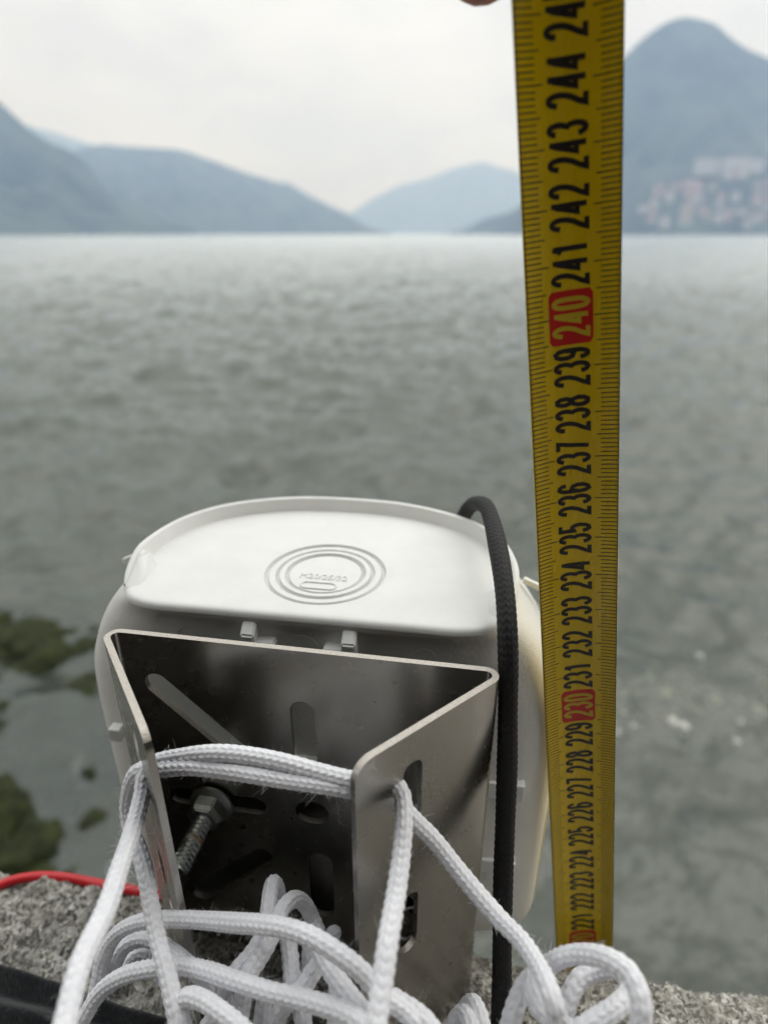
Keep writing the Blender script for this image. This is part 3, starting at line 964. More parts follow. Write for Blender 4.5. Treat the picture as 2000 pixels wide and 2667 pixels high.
    for i in range(m - 1):
        for t in np.linspace(0, 1, 6, endpoint=False):
            p0 = S[max(i - 1, 0)]; p1 = S[i]; p2 = S[i + 1]; p3 = S[min(i + 2, m - 1)]
            S2.append(.5 * ((2 * p1) + (-p0 + p2) * t + (2 * p0 - 5 * p1 + 4 * p2 - p3) * t * t + (-p0 + 3 * p1 - 3 * p2 + p3) * t ** 3))
    S2.append(S[-1])
    shell_me = loft(S2)
    sh = bpy.data.objects.new('s', shell_me); COL.objects.link(sh)
    bm = bmesh.new()
    poly = [(-3.5, ZP - .30), (3.5, ZP - .30), (4.6, ZP - 1.25), (5.66, ZP - 3.1), (5.66, ZP - 11.4), (-5.66, ZP - 11.4), (-5.66, ZP - 3.1), (-4.6, ZP - 1.25)]
    a = [bm.verts.new((x * CM, -.5 * CM, z * CM)) for x, z in poly]; b = [bm.verts.new((x * CM, .11 * CM, z * CM)) for x, z in poly]
    bm.faces.new(a); bm.faces.new(b[::-1])
    for i in range(len(poly)): bm.faces.new((a[i], b[i], b[(i + 1) % len(poly)], a[(i + 1) % len(poly)]))
    ct = bpy.data.objects.new('c', bm_mesh(bm)); COL.objects.link(ct)
    md = sh.modifiers.new('b', 'BOOLEAN'); md.operation = 'DIFFERENCE'; md.object = ct; md.solver = 'EXACT'
    dg = bpy.context.evaluated_depsgraph_get()
    res = bpy.data.meshes.new_from_object(sh.evaluated_get(dg))
    bpy.data.objects.remove(sh); bpy.data.objects.remove(ct)
    res.materials.clear()
    o = obj('rear_shell', res, M_SHELL, root, smooth=True); res.set_sharp_from_angle(angle=R(35))
    # --- front cover: a second skin over the lake side, its edge standing proud of the rear shell
    cs = []
    keep = [i for i in range(n) if section(0, *Zs[6][1])[i, 1] > 1.1]
    st = max(range(len(keep)), key=lambda k: (keep[k] - keep[k - 1]) % n)
    keep = keep[st:] + keep[:st]
    # resample S2 as cover, offset outward
    rows = [r for r in S2 if r[0, 2] < ZP - 1.35 and r[0, 2] > ZP - 10.95]
    V = []; m = len(keep)
    for r in rows:
        out = np.c_[offset(r[:, :2], .05), r[:, 2]]
        inn = r
        o_ = out[keep]; i_ = inn[keep]
        row = np.concatenate([i_[:1], o_, i_[-1:]])
        V.append(row)
    k = m + 2
    Vn = np.concatenate(V)
    F = [tuple(q) for q in grid_faces(len(rows), k)]
    tp = np.c_[offset(rows[0][:, :2], .0), rows[0][:, 2]][keep]
    b0 = len(Vn); Vn = np.concatenate([Vn, tp + [0, 0, .05]])
    for j in range(m - 1): F.append((j + 1, j + 2, b0 + j + 1, b0 + j))
    bm = bmesh.new(); bm.from_mesh(mesh(Vn * CM, F))
    obj('front_cover', bm_mesh(bm), M_CAP, root, smooth=True).data.set_sharp_from_angle(angle=R(45))
    # --- hook clips under the front lip
    for sg in (-1, 1):
        bm = bmesh.new()
        x = sg * .99 - .02
        def prism(pts, x0, x1):
            a = [bm.verts.new((x0 * CM, p[0] * CM, p[1] * CM)) for p in pts]; b = [bm.verts.new((x1 * CM, p[0] * CM, p[1] * CM)) for p in pts]
            bm.faces.new(a); bm.faces.new(b[::-1])
            for i in range(len(pts)): bm.faces.new((a[i], b[i], b[(i + 1) % len(pts)], a[(i + 1) % len(pts)]))
        prism([(.36, ZP - .26), (.02, ZP - .26), (-.26, ZP - .52), (-.26, ZP - .86), (.0, ZP - 1.05), (.36, ZP - 1.05)], x + sg * .06, x + sg * .40)
        prism([(.36, ZP - .74), (-.20, ZP - .74), (-.26, ZP - .80), (-.26, ZP - 1.5), (.36, ZP - 1.5)], x - sg * .40, x + sg * .10)
        bmesh.ops.recalc_face_normals(bm, faces=bm.faces)
        bmesh.ops.bevel(bm, geom=list(bm.edges), offset=.0004, segments=2, affect='EDGES')
        obj('clip', bm_mesh(bm), M_CAP, root)
    # --- moulded circles on the rear panel
    for x, z, r in ((-2.95, ZP - .95, .25), (.0, ZP - 1.05, .42), (2.95, ZP - .95, .25), (4.55, ZP - 3.6, .25), (-4.55, ZP - 3.6, .25)):
        P = np.array([(x + r * math.cos(t), .11, z + r * math.sin(t)) for t in np.linspace(0, 2 * np.pi, 40)])
        V, F = tube(P, .012, 6, cap=False)
        obj('mould_ring', mesh(np.array(V) * CM, F), M_SHELL, root, smooth=True)
    # --- ribs standing out of the rear panel beside the bracket
    for sg in (1,):
        for z, w2 in ((ZP - 4.9, .55), (ZP - 7.75, .5)):
            bm = bmesh.new(); bevel_box(bm, (sg * 5.12 * CM, .24 * CM, z * CM), (.95 * CM, .3 * CM, w2 * CM), .0004)
            bevel_box(bm, (sg * 4.95 * CM, .24 * CM, (z - .38) * CM), (.2 * CM, .3 * CM, .4 * CM), .0004)
            obj('rib', bm_mesh(bm), M_CAP, root)
    # hollow frame added between rear panel and bracket to keep light out
    bm = bmesh.new()
    for sg in (-1, 1): bevel_box(bm, (sg * 4.15 * CM, -.19 * CM, 3.5 * CM), (.2 * CM, 1.04 * CM, 6.4 * CM))
    for z in (6.8, .4): bevel_box(bm, (0, -.19 * CM, z * CM), (8.1 * CM, 1.04 * CM, .2 * CM))
    obj('light_baffle', bm_mesh(bm), M_PANEL, root)
    # latch tab at the left edge
    bm = bmesh.new(); bevel_box(bm, (-5.4 * CM, .02 * CM, (ZP - 4.35) * CM), (.34 * CM, .3 * CM, .42 * CM), .0005)
    obj('latch', bm_mesh(bm), M_CAP, root)
    # cover lip notch at the right shoulder
    for sg in (-1, 1):
        bm = bmesh.new(); bevel_box(bm, (sg * 5.72 * CM, 2.9 * CM, (ZP - .42) * CM), (.95 * CM, .16 * CM, .16 * CM), .0004, rot=Matrix.Rotation(sg * R(24), 3, 'Y'))
        obj('cover_lug', bm_mesh(bm), M_CAP, root)
    # --- embossed lettering and pill in the knockout
    fc = bpy.data.curves.new('txt', 'FONT'); fc.body = 'M20/25/32'; fc.size = .345 * CM; fc.align_x = 'CENTER'; fc.align_y = 'CENTER'
    fc.extrude = .014 * CM; fc.bevel_depth = 0
    fo = bpy.data.objects.new('f', fc); COL.objects.link(fo)
    dg = bpy.context.evaluated_depsgraph_get()
    tme = bpy.data.meshes.new_from_object(fo.evaluated_get(dg)); bpy.data.objects.remove(fo)
    tme.transform(Matrix.Translation((cx * CM, (cy - .22) * CM, (ZP - .032) * CM)) @ Matrix.Rotation(R(-1), 4, 'Z') @ Matrix.Diagonal((.86, 1.0, 1, 1)))
    tme.materials.clear()
    obj('lettering', tme, M_CAP, root)
    P = []
    for t in np.linspace(-np.pi / 2, np.pi / 2, 10): P.append((.31 + .15 * math.cos(t), .15 * math.sin(t)))
    for t in np.linspace(np.pi / 2, 3 * np.pi / 2, 10): P.append((-.31 + .15 * math.cos(t), .15 * math.sin(t)))
    P.append(P[0])
    V, F = tube(np.array([(cx - .03 + a, cy - .66 + b, ZP - .03) for a, b in P]), .028, 8, cap=False)
    obj('pill_mark', mesh(np.array(V) * CM, F), M_CAP, root, smooth=True)
build_box()

# ------------------------------------------------------------------ ropes
ROPE = {
    'a': [(-4.264,3.248,0.18),(-4.22,2.748,3.481),(-4.308,3.341,7.736),(-4.426,4.132,9.136),(-4.574,5.121,9.163),(-4.69,5.898,9.184),(-4.74,6.898,8.971),(-4.843,7.733,8.878),(-4.92,8.352,8.793),(-5.01,8.977,8.72),(-5.057,9.449,8.796),(-5.058,9.718,9.028),(-4.914,9.855,9.212),(-4.124,9.74,9.568),(-3.446,9.612,9.771),(-2.79,9.48,9.843),(-1.994,9.273,9.871),(-1.288,9.084,9.814),(-0.673,8.911,9.796),(-0.074,8.807,9.809),(0.221,8.719,9.856),(0.343,8.571,9.77),(0.373,8.258,9.562),(0.321,7.782,9.232),(0.207,7.135,9.01),(0.056,6.343,8.955),(-0.036,5.819,8.765),(-0.122,5.409,8.582),(-0.31,4.512,8.182),(-0.474,3.729,6.782),(-0.598,3.142,3.052),(-0.536,3.642,0.18)],
    'b': [(-3.055,5.369,0.18),(-2.919,4.869,1.685),(-3.192,5.403,3.744),(-3.558,6.115,5.144),(-3.904,6.79,5.795),(-4.003,6.983,5.981),(-4.263,7.439,6.266),(-4.59,7.97,6.473),(-4.842,8.457,6.825),(-5.055,8.886,7.294),(-5.256,9.19,7.483),(-5.485,9.481,7.645),(-5.61,9.741,7.979),(-5.527,9.847,8.46),(-5.281,9.856,8.969),(-4.996,9.821,9.137),(-4.837,9.734,9.186),(-4.093,9.568,9.427),(-3.432,9.437,9.501),(-2.767,9.253,9.581),(-1.833,9.046,9.608),(-1.127,8.896,9.64),(-0.524,8.819,9.591),(0.0,8.789,9.523),(0.262,8.743,9.421),(0.438,8.723,9.131),(0.647,8.707,8.851),(0.97,8.614,8.522),(1.384,8.365,8.088),(1.811,8.006,7.775),(2.197,7.607,7.619),(2.53,7.105,7.721),(2.678,6.627,7.876),(2.727,6.26,8.037),(2.776,6.024,7.998),(2.851,5.913,7.751),(2.965,5.784,7.463),(3.305,5.4,6.605),(3.835,4.8,5.205),(4.232,4.35,2.342),(4.033,4.85,0.18)],
    'c': [(3.22,4.708,0.18),(3.048,4.208,2.374),(3.393,4.7,5.275),(3.851,5.355,6.675),(3.98,5.539,7.649),(4.036,5.619,8.073),(4.061,5.726,8.311),(4.053,5.899,8.454),(3.985,6.149,8.522),(3.769,6.426,8.407),(3.493,6.711,8.065),(3.219,6.878,7.704),(3.032,7.003,7.25),(2.834,7.047,6.858),(2.64,6.974,6.695),(2.489,6.812,6.578),(2.362,6.637,6.433),(2.25,6.436,6.229),(1.886,5.782,5.566),(1.496,5.084,4.166),(1.204,4.559,1.875),(1.35,5.059,0.18)],
    'd': [(1.139,5.346,0.18),(0.862,4.846,2.562),(1.415,5.079,5.693),(2.152,5.389,7.093),(3.028,5.758,7.405),(3.446,5.934,7.554),(3.903,6.153,7.553),(4.215,6.379,7.567),(4.299,6.669,7.481),(4.193,6.916,7.3),(3.954,7.021,7.045),(3.634,6.966,6.922),(3.433,6.793,6.78),(3.298,6.602,6.599),(3.2,6.379,6.346),(2.921,5.744,5.626),(2.599,5.012,4.226),(2.358,4.462,1.902),(2.478,4.962,0.18)],
    'e': [(2.905,7.076,6.924),(2.687,6.776,7.231),(2.629,6.484,7.314),(2.726,6.257,7.296),(2.968,6.042,7.305),(3.28,5.871,7.168),(4.098,5.422,6.809),(4.8,5.038,5.409),(5.326,4.75,2.434),(5.063,5.25,0.18)],
    'f': [(-6.817,8.611,3.012),(-6.7,8.81,3.457),(-6.6,9.014,3.91),(-6.376,9.124,4.402),(-5.936,9.065,5.003),(-5.283,8.883,5.575),(-4.474,8.571,6.102),(-3.705,8.239,6.584),(-2.852,7.831,7.141),(-2.262,7.559,7.513),(-1.771,7.338,7.753),(-1.309,7.087,7.926),(-0.878,6.858,7.903),(-0.465,6.671,7.732),(-0.195,6.531,7.541),(0.033,6.403,7.377),(0.334,6.315,7.182),(0.596,6.135,7.024),(0.728,6.013,6.752),(1.133,5.639,5.918),(1.72,5.096,4.518),(2.161,4.689,2.033),(1.941,5.189,0.18)],
    'g': [(-8.0,7.185,0.18),(-8.245,6.685,0.735),(-7.756,7.032,1.633),(-7.103,7.494,2.969),(-6.602,7.849,3.758),(-6.3,8.063,4.234),(-5.961,8.126,4.62),(-5.429,8.097,5.043),(-4.875,7.984,5.403),(-4.171,7.82,5.771),(-3.418,7.439,6.266),(-2.846,7.13,6.554),(-2.115,6.804,6.806),(-1.558,6.634,6.915),(-1.082,6.466,7.028),(-0.661,6.288,7.121),(-0.328,6.091,7.17),(-0.065,5.927,7.05),(0.726,5.434,6.689),(1.405,5.01,5.289),(1.914,4.693,2.38),(1.66,5.193,0.18)],
    'h': [(-3.382,5.967,0.18),(-3.259,5.467,1.259),(-3.505,6.015,2.797),(-3.832,6.745,4.197),(-3.923,6.949,5.172),(-3.966,7.045,5.631),(-3.889,7.09,5.975),(-3.694,7.058,6.149),(-3.372,6.907,6.3),(-2.982,6.646,6.452),(-2.66,6.444,6.492),(-2.313,6.21,6.457),(-1.487,5.653,6.374),(-0.824,5.206,4.974),(-0.326,4.87,2.238),(-0.575,5.37,0.18)],
    'i': [(-6.515,8.976,3.094),(-6.444,9.214,3.503),(-6.243,9.401,3.796),(-5.853,9.469,3.949),(-5.345,9.25,4.193),(-4.788,8.728,4.741),(-4.245,8.139,5.383),(-3.8,7.776,5.551),(-3.483,7.614,5.189)],
    'j': [(-6.34,9.295,2.826),(-6.238,9.511,3.065),(-6.0,9.581,3.221),(-5.677,9.488,3.258),(-5.435,9.25,3.214),(-5.288,8.999,2.899)],
    'k': [(-2.345,8.986,4.826),(-2.397,9.237,5.387),(-2.424,9.368,5.924),(-2.476,9.288,6.235),(-2.49,9.001,6.329),(-2.476,8.668,6.319),(-2.487,8.405,6.222),(-2.553,8.15,6.141),(-2.718,7.889,6.047),(-2.961,7.702,5.875),(-3.22,7.619,5.445),(-3.391,7.543,4.786),(-3.641,7.432,3.824),(-4.326,7.02,2.424),(-4.841,6.711,1.091),(-4.583,7.211,0.18)],
    'l': [(-3.086,5.467,0.18),(-3.127,4.967,1.338),(-3.044,5.561,2.973),(-2.935,6.354,4.373),(-2.852,6.949,5.172),(-2.814,7.223,5.54),(-2.704,7.487,6.006),(-2.505,7.736,6.195),(-2.322,7.941,6.409),(-2.202,8.32,6.519),(-2.106,8.62,6.456),(-1.943,8.946,6.206),(-1.762,9.087,5.787),(-1.602,9.018,5.389),(-1.451,8.76,5.302),(-1.342,8.344,5.35),(-1.388,8.019,5.115)],
    'm': [(-2.196,8.615,5.955),(-2.057,8.353,5.86),(-1.954,8.031,5.753),(-1.87,7.669,5.678),(-1.727,7.286,5.679),(-1.581,6.987,5.745),(-1.523,6.748,5.457),(-1.37,6.117,4.697),(-1.181,5.339,3.297),(-1.04,4.756,1.483),(-1.11,5.256,0.18)],
    'n': [(-1.13,7.807,6.11),(-1.275,7.596,6.25),(-1.426,7.418,6.218),(-1.58,7.214,6.13),(-1.818,7.093,5.982),(-2.019,6.987,5.745),(-2.078,6.805,5.339),(-2.209,6.399,4.434),(-2.456,5.638,3.034),(-2.641,5.068,1.365),(-2.549,5.568,0.18)],
    'o': [(-1.313,7.674,6.79),(-1.187,7.442,6.761),(-1.036,7.222,6.76),(-0.811,6.922,6.825),(-0.587,6.69,6.796),(-0.364,6.463,6.777),(-0.136,6.237,6.519),(0.418,5.688,5.893),(0.986,5.125,4.493),(1.412,4.703,2.022),(1.199,5.203,0.18)],
    'p': [(-1.616,8.884,5.332),(-1.615,8.537,5.293),(-1.62,8.304,5.016),(-1.657,8.039,4.67)],
    'q': [(0.07,6.722,6.866),(0.275,6.541,6.952),(0.539,6.352,7.018),(0.761,6.149,7.054),(0.951,5.957,6.871),(1.533,5.369,6.31),(2.096,4.8,4.91),(2.518,4.373,2.21),(2.307,4.873,0.18)],
    'r': [(0.693,6.585,0.18),(0.515,6.085,0.859),(0.871,6.568,1.908),(1.345,7.212,3.308),(1.633,7.602,4.183),(1.731,7.735,4.481),(1.865,7.661,4.804),(1.94,7.394,4.943),(2.009,7.031,4.867),(2.192,6.069,4.666),(2.341,5.283,3.266),(2.453,4.693,1.469),(2.397,5.193,0.18)],
    's': [(0.482,6.325,0.18),(0.304,5.825,0.935),(0.659,6.309,2.077),(1.132,6.954,3.477),(1.42,7.347,4.35),(1.516,7.478,4.641),(1.631,7.452,4.828),(1.716,7.208,5.017),(1.78,6.944,4.915),(2.001,6.034,4.563),(2.189,5.257,3.163),(2.33,4.674,1.424),(2.26,5.174,0.18)],
    't': [(-3.135,7.7,4.892),(-3.457,7.585,4.636),(-3.779,7.404,4.232),(-4.367,7.073,3.494),(-5.065,6.681,2.094),(-5.588,6.387,0.942),(-5.326,6.887,0.18)],
    'u': [(-2.457,7.723,5.187),(-2.486,7.485,4.9),(-2.513,7.201,4.513),(-2.569,6.61,3.708),(-2.645,5.814,2.308),(-2.702,5.217,1.039),(-2.673,5.717,0.18)],
    'v': [(-1.012,7.486,5.882),(-0.905,7.226,5.791),(-0.92,6.926,5.61),(-0.965,6.744,5.203),(-1.065,6.338,4.295),(-1.257,5.561,2.895),(-1.401,4.979,1.303),(-1.329,5.479,0.18)],
    'w': [(-1.083,9.239,4.413),(-1.184,9.205,4.582),(-1.265,9.076,4.538),(-1.3,8.77,4.345)],
}
CORD = [(2.357,18.297,9.955),(2.424,18.017,10.797),(2.517,17.51,11.622),(2.609,16.965,12.118),(2.699,16.162,12.527),(2.774,15.38,12.74),(2.79,14.486,12.7),(2.764,13.558,12.586),(2.744,12.695,12.372),(2.716,11.889,12.04),(2.68,11.239,11.569),(2.677,10.817,10.871),(2.698,10.596,10.01),(2.741,10.316,8.651),(2.718,9.872,7.415),(2.674,9.357,6.266),(2.63,8.67,4.977),(2.593,8.039,3.936),(2.557,7.643,3.297)]
WIRE = [(-15.195,12.339,-0.651),(-13.784,13.071,0.003),(-12.492,13.467,0.154),(-12.165,13.595,0.195),(-11.461,13.786,0.133),(-10.587,13.838,0.003),(-9.669,13.77,-0.148),(-8.249,13.377,0.077),(-7.886,13.286,0.116),(-6.98,13.055,0.213),(-5.729,12.545,0.297)]

def braid_tube(P, rad, seg, step, N, L, amp, flat=0.0, end=True):
    P, s = resample(np.asarray(P, float), step)
    T, Nn, B = frames(P)
    n = len(P)
    a = np.linspace(0, 2 * np.pi, seg, endpoint=False)
    col = a / (2 * np.pi) * N
    cf = col % 1.0; ci = np.floor(col).astype(int)
    slant = np.where(ci % 2 == 0, cf, 1 - cf)                      # chevrons: neighbours lean the other way
    ph = (s[:, None] / L + slant[None, :] * .75 + (ci % 2)[None, :] * .0) % 1.0
    stitch = 1 - np.abs(2 * ph - 1) ** 2.2
    rowp = np.sin(np.pi * cf)[None, :] ** .6
    h = amp * (stitch * rowp - .55)
    wob = 1 + .05 * np.sin(s * 1.7) * np.sin(s * .61 + 1.0)
    r = rad * wob[:, None] + h
    if end:
        tpr = np.sqrt(np.clip(np.minimum(s, s[-1] - s) / (rad * .7), .02, 1))
        r = r * tpr[:, None]
    D = np.cos(a)[None, :, None] * Nn[:, None] + np.sin(a)[None, :, None] * B[:, None]
    V = (P[:, None] + r[..., None] * D).reshape(-1, 3)
    return V, grid_faces(n, seg, True), P, D, s

def to_stone(P):
    """let an end that leaves the bundle below run on down to the stone"""
    P = [np.array(p) for p in P]
    return P

def build_rope():
    RAD = .166
    allV, allF, off = [], [], 0
    hairsV, hairsF, hb = [], [], 0
    g = np.random.default_rng(5)
    def add(P, fuzz=14):
        nonlocal off, hb
        V, F, C, D, s = braid_tube(P, RAD, 40, .018, 10, .165, .028)
        allV.append(V); allF.append(F + off); off += len(V)
        # stray fibres
        nh = int(s[-1] * fuzz)
        for _ in range(nh):
            i = g.integers(2, len(C) - 2); j = g.integers(0, 40)
            d = D[i, j]; p0 = C[i] + d * RAD * .93
            l = g.exponential(.06) + .03
            tg = C[i + 1] - C[i - 1]; tg /= np.linalg.norm(tg)
            v = d * g.uniform(.4, 1) + tg * g.normal() * .7 + g.normal(size=3) * .35
            v /= np.linalg.norm(v)
            c = g.normal(size=3) * .6
            pts = [p0, p0 + v * l * .5 + c * l * .12, p0 + v * l + c * l * .45]
            side = np.cross(v, g.normal(size=3)); side /= np.linalg.norm(side)
            for w_ in (side, np.cross(side, v)):
                wd = .0021
                q = [pts[0] - w_ * wd, pts[0] + w_ * wd, pts[1] + w_ * wd, pts[1] - w_ * wd, pts[2] + w_ * wd * .5, pts[2] - w_ * wd * .5]
                hairsV.extend(q); hairsF.append((hb, hb + 1, hb + 2, hb + 3)); hairsF.append((hb + 3, hb + 2, hb + 4, hb + 5)); hb += 6
    for k, P in ROPE.items():
        P = np.array(P)
        tail = 'ab' if False else ''
        Q = catmull(P, 12)
        add(Q, 75 if k in 'ab' else (55 if k in 'cdefgh' else 22))
    # the rest of the hank: loose coils heaped on the stone in front of the bracket
    for c in range(7):
        cx, cy = g.uniform(-1.6, .9), g.uniform(5.6, 6.8)
        ra, rb = g.uniform(1.4, 2.3), g.uniform(.8, 1.5)
        z = .25 + .42 * c
        ph = g.uniform(0, 6.3)
        P = [(cx + ra * math.cos(t + ph) + g.normal() * .12, cy + rb * math.sin(t + ph) + g.normal() * .1, z + .22 * math.sin(2 * t + c)) for t in np.linspace(0, 5.6, 14)]
        add(catmull(np.array(P), 8), 3)
    V = np.concatenate(allV) * CM; F = np.concatenate(allF)
    root = obj('rope', np_quads(V, F, 'rope'), M_ROPE, smooth=True,
               label='long white braided rope looped through the bracket slots and heaped in front of it', cat='rope')
    fz = obj('fuzz', np_quads(np.array(hairsV) * CM, np.array(hairsF), 'fuzz'), M_FUZZ, root, kind='stuff')
build_rope()

def build_cord():
    V, F, *_ = braid_tube(catmull(np.array(CORD), 14), .218, 64, .02, 18, .16, .020)
    obj('cord', np_quads(V * CM, F, 'cord'), M_CORD, smooth=True, label='black braided cord hung over the rim of the white box', cat='cord')
build_cord()

def build_wire():
    V, F = tube(catmull(np.array(WIRE), 10), .15, 20)
    obj('wire', mesh(np.array(V) * CM, F), M_WIRE, smooth=True, label='thin red insulated wire lying along the stone edge', cat='wire')
build_wire()

# ------------------------------------------------------------------ tape measure
T_X0, T_SL, T_Y = 5.15, -.1425, 12.83         # X at 230 cm, dX per cm, plane
def tape_pt(a, k, lift=0.0):
    """a: arc position across the blade (cm, -0.95..0.95); k: reading in cm; lift towards the viewer"""
    Rr = 2.05
    th = a / Rr
    x = Rr * math.sin(th); dy = -(Rr - Rr * math.cos(th))
    nx, ny = math.sin(th), -math.cos(th)
    nx, ny = -math.sin(th), -math.cos(th)
    # blade direction down/right, long axis d, across axis c
    L = math.hypot(1, T_SL)
    dz, dx = 1 / L, T_SL / L
    X = T_X0 + dx * (k - 230) + (x + nx * lift) * dz
    Z = 9.40 - .0 + dz * (k - 230) - (x + nx * lift) * dx
    Yy = T_Y + .12 + dy + ny * lift
    return (X, Yy, Z)
T_Z230 = -11.43 + 19.5
def tp(a, k, lift=0.0):
    X, Y, Z = tape_pt(a, k, lift)
    q = .92                                   # the blade hangs just in front of the box corner
    return (X * q * CM, Y * q * CM, (19.5 + (Z - 9.40 + T_Z230 - 19.5) * q) * CM)

# condensed digits as centre-line strokes in a 0..1 box (x right, y up)
def arc(cx, cy, rx, ry, a0, a1, n=9):
    return [(cx + rx * math.cos(R(a0 + (a1 - a0) * i / n)), cy + ry * math.sin(R(a0 + (a1 - a0) * i / n))) for i in range(n + 1)]
DIG = {
    '0': [arc(.5, .68, .42, .32, 0, 180) + arc(.5, .32, .42, .32, 180, 360) + [(.92, .68)]],
    '1': [[(.16, .74), (.40, .82), (.58, 1.0), (.58, 0)]],
    '2': [arc(.5, .70, .42, .30, 170, 0) + [(.88, .56), (.70, .38), (.30, .16), (.10, 0), (.95, 0)]],
    '3': [arc(.48, .74, .40, .26, 165, -55) + [(.50, .53)], [(.50, .53)] + arc(.48, .27, .44, .27, 60, -165)],
    '4': [[(.72, 0), (.72, 1.0), (.06, .26), (.98, .26)]],
    '5': [[(.90, 1.0), (.18, 1.0), (.12, .52)] + arc(.48, .30, .43, .30, 130, -165)],
    '6': [arc(.52, .72, .40, .28, 10, 180) + [(.10, .5)] + arc(.52, .29, .42, .29, 180, 540)],
    '7': [[(.06, 1.0), (.94, 1.0), (.66, .60), (.46, 0)]],
    '8': [arc(.5, .76, .36, .24, -90, 270), arc(.5, .26, .43, .26, 90, 450)],
    '9': [arc(.48, .28, .40, .28, 190, 360) + [(.90, .5)] + arc(.48, .71, .42, .29, 0, 360)],
}
def ribbon(P, w):
    """thick stroke outline strip: list of (left, right) pairs for a 2-D polyline with mitred joins"""
    P = [np.array(p, float) for p in P]
    Q = [P[0]]
    for p in P[1:]:
        if np.linalg.norm(p - Q[-1]) > 1e-4: Q.append(p)
    P = Q; out = []
    closed = np.linalg.norm(P[0] - P[-1]) < 1e-3
    n = len(P)
    for i in range(n):
        if closed and i in (0, n - 1): t0 = P[-1] - P[-2]; t1 = P[1] - P[0]
        else: t0 = P[i] - P[max(i - 1, 0)]; t1 = P[min(i + 1, n - 1)] - P[i]
        if np.linalg.norm(t0) < 1e-6: t0 = t1
        if np.linalg.norm(t1) < 1e-6: t1 = t0
        t0 = t0 / np.linalg.norm(t0); t1 = t1 / np.linalg.norm(t1)
        n0 = np.array([-t0[1], t0[0]]); n1 = np.array([-t1[1], t1[0]])
        b = n0 + n1
        l = np.linalg.norm(b)
        if l < .5:      # hairpin: square it off
            b = n0; sc = 1
        else:
            b /= l; sc = min(1 / max(b @ n0, .3), 1.9)
        e = np.zeros(2)
        out.append((P[i] + b * w / 2 * sc, P[i] - b * w / 2 * sc))
    return out

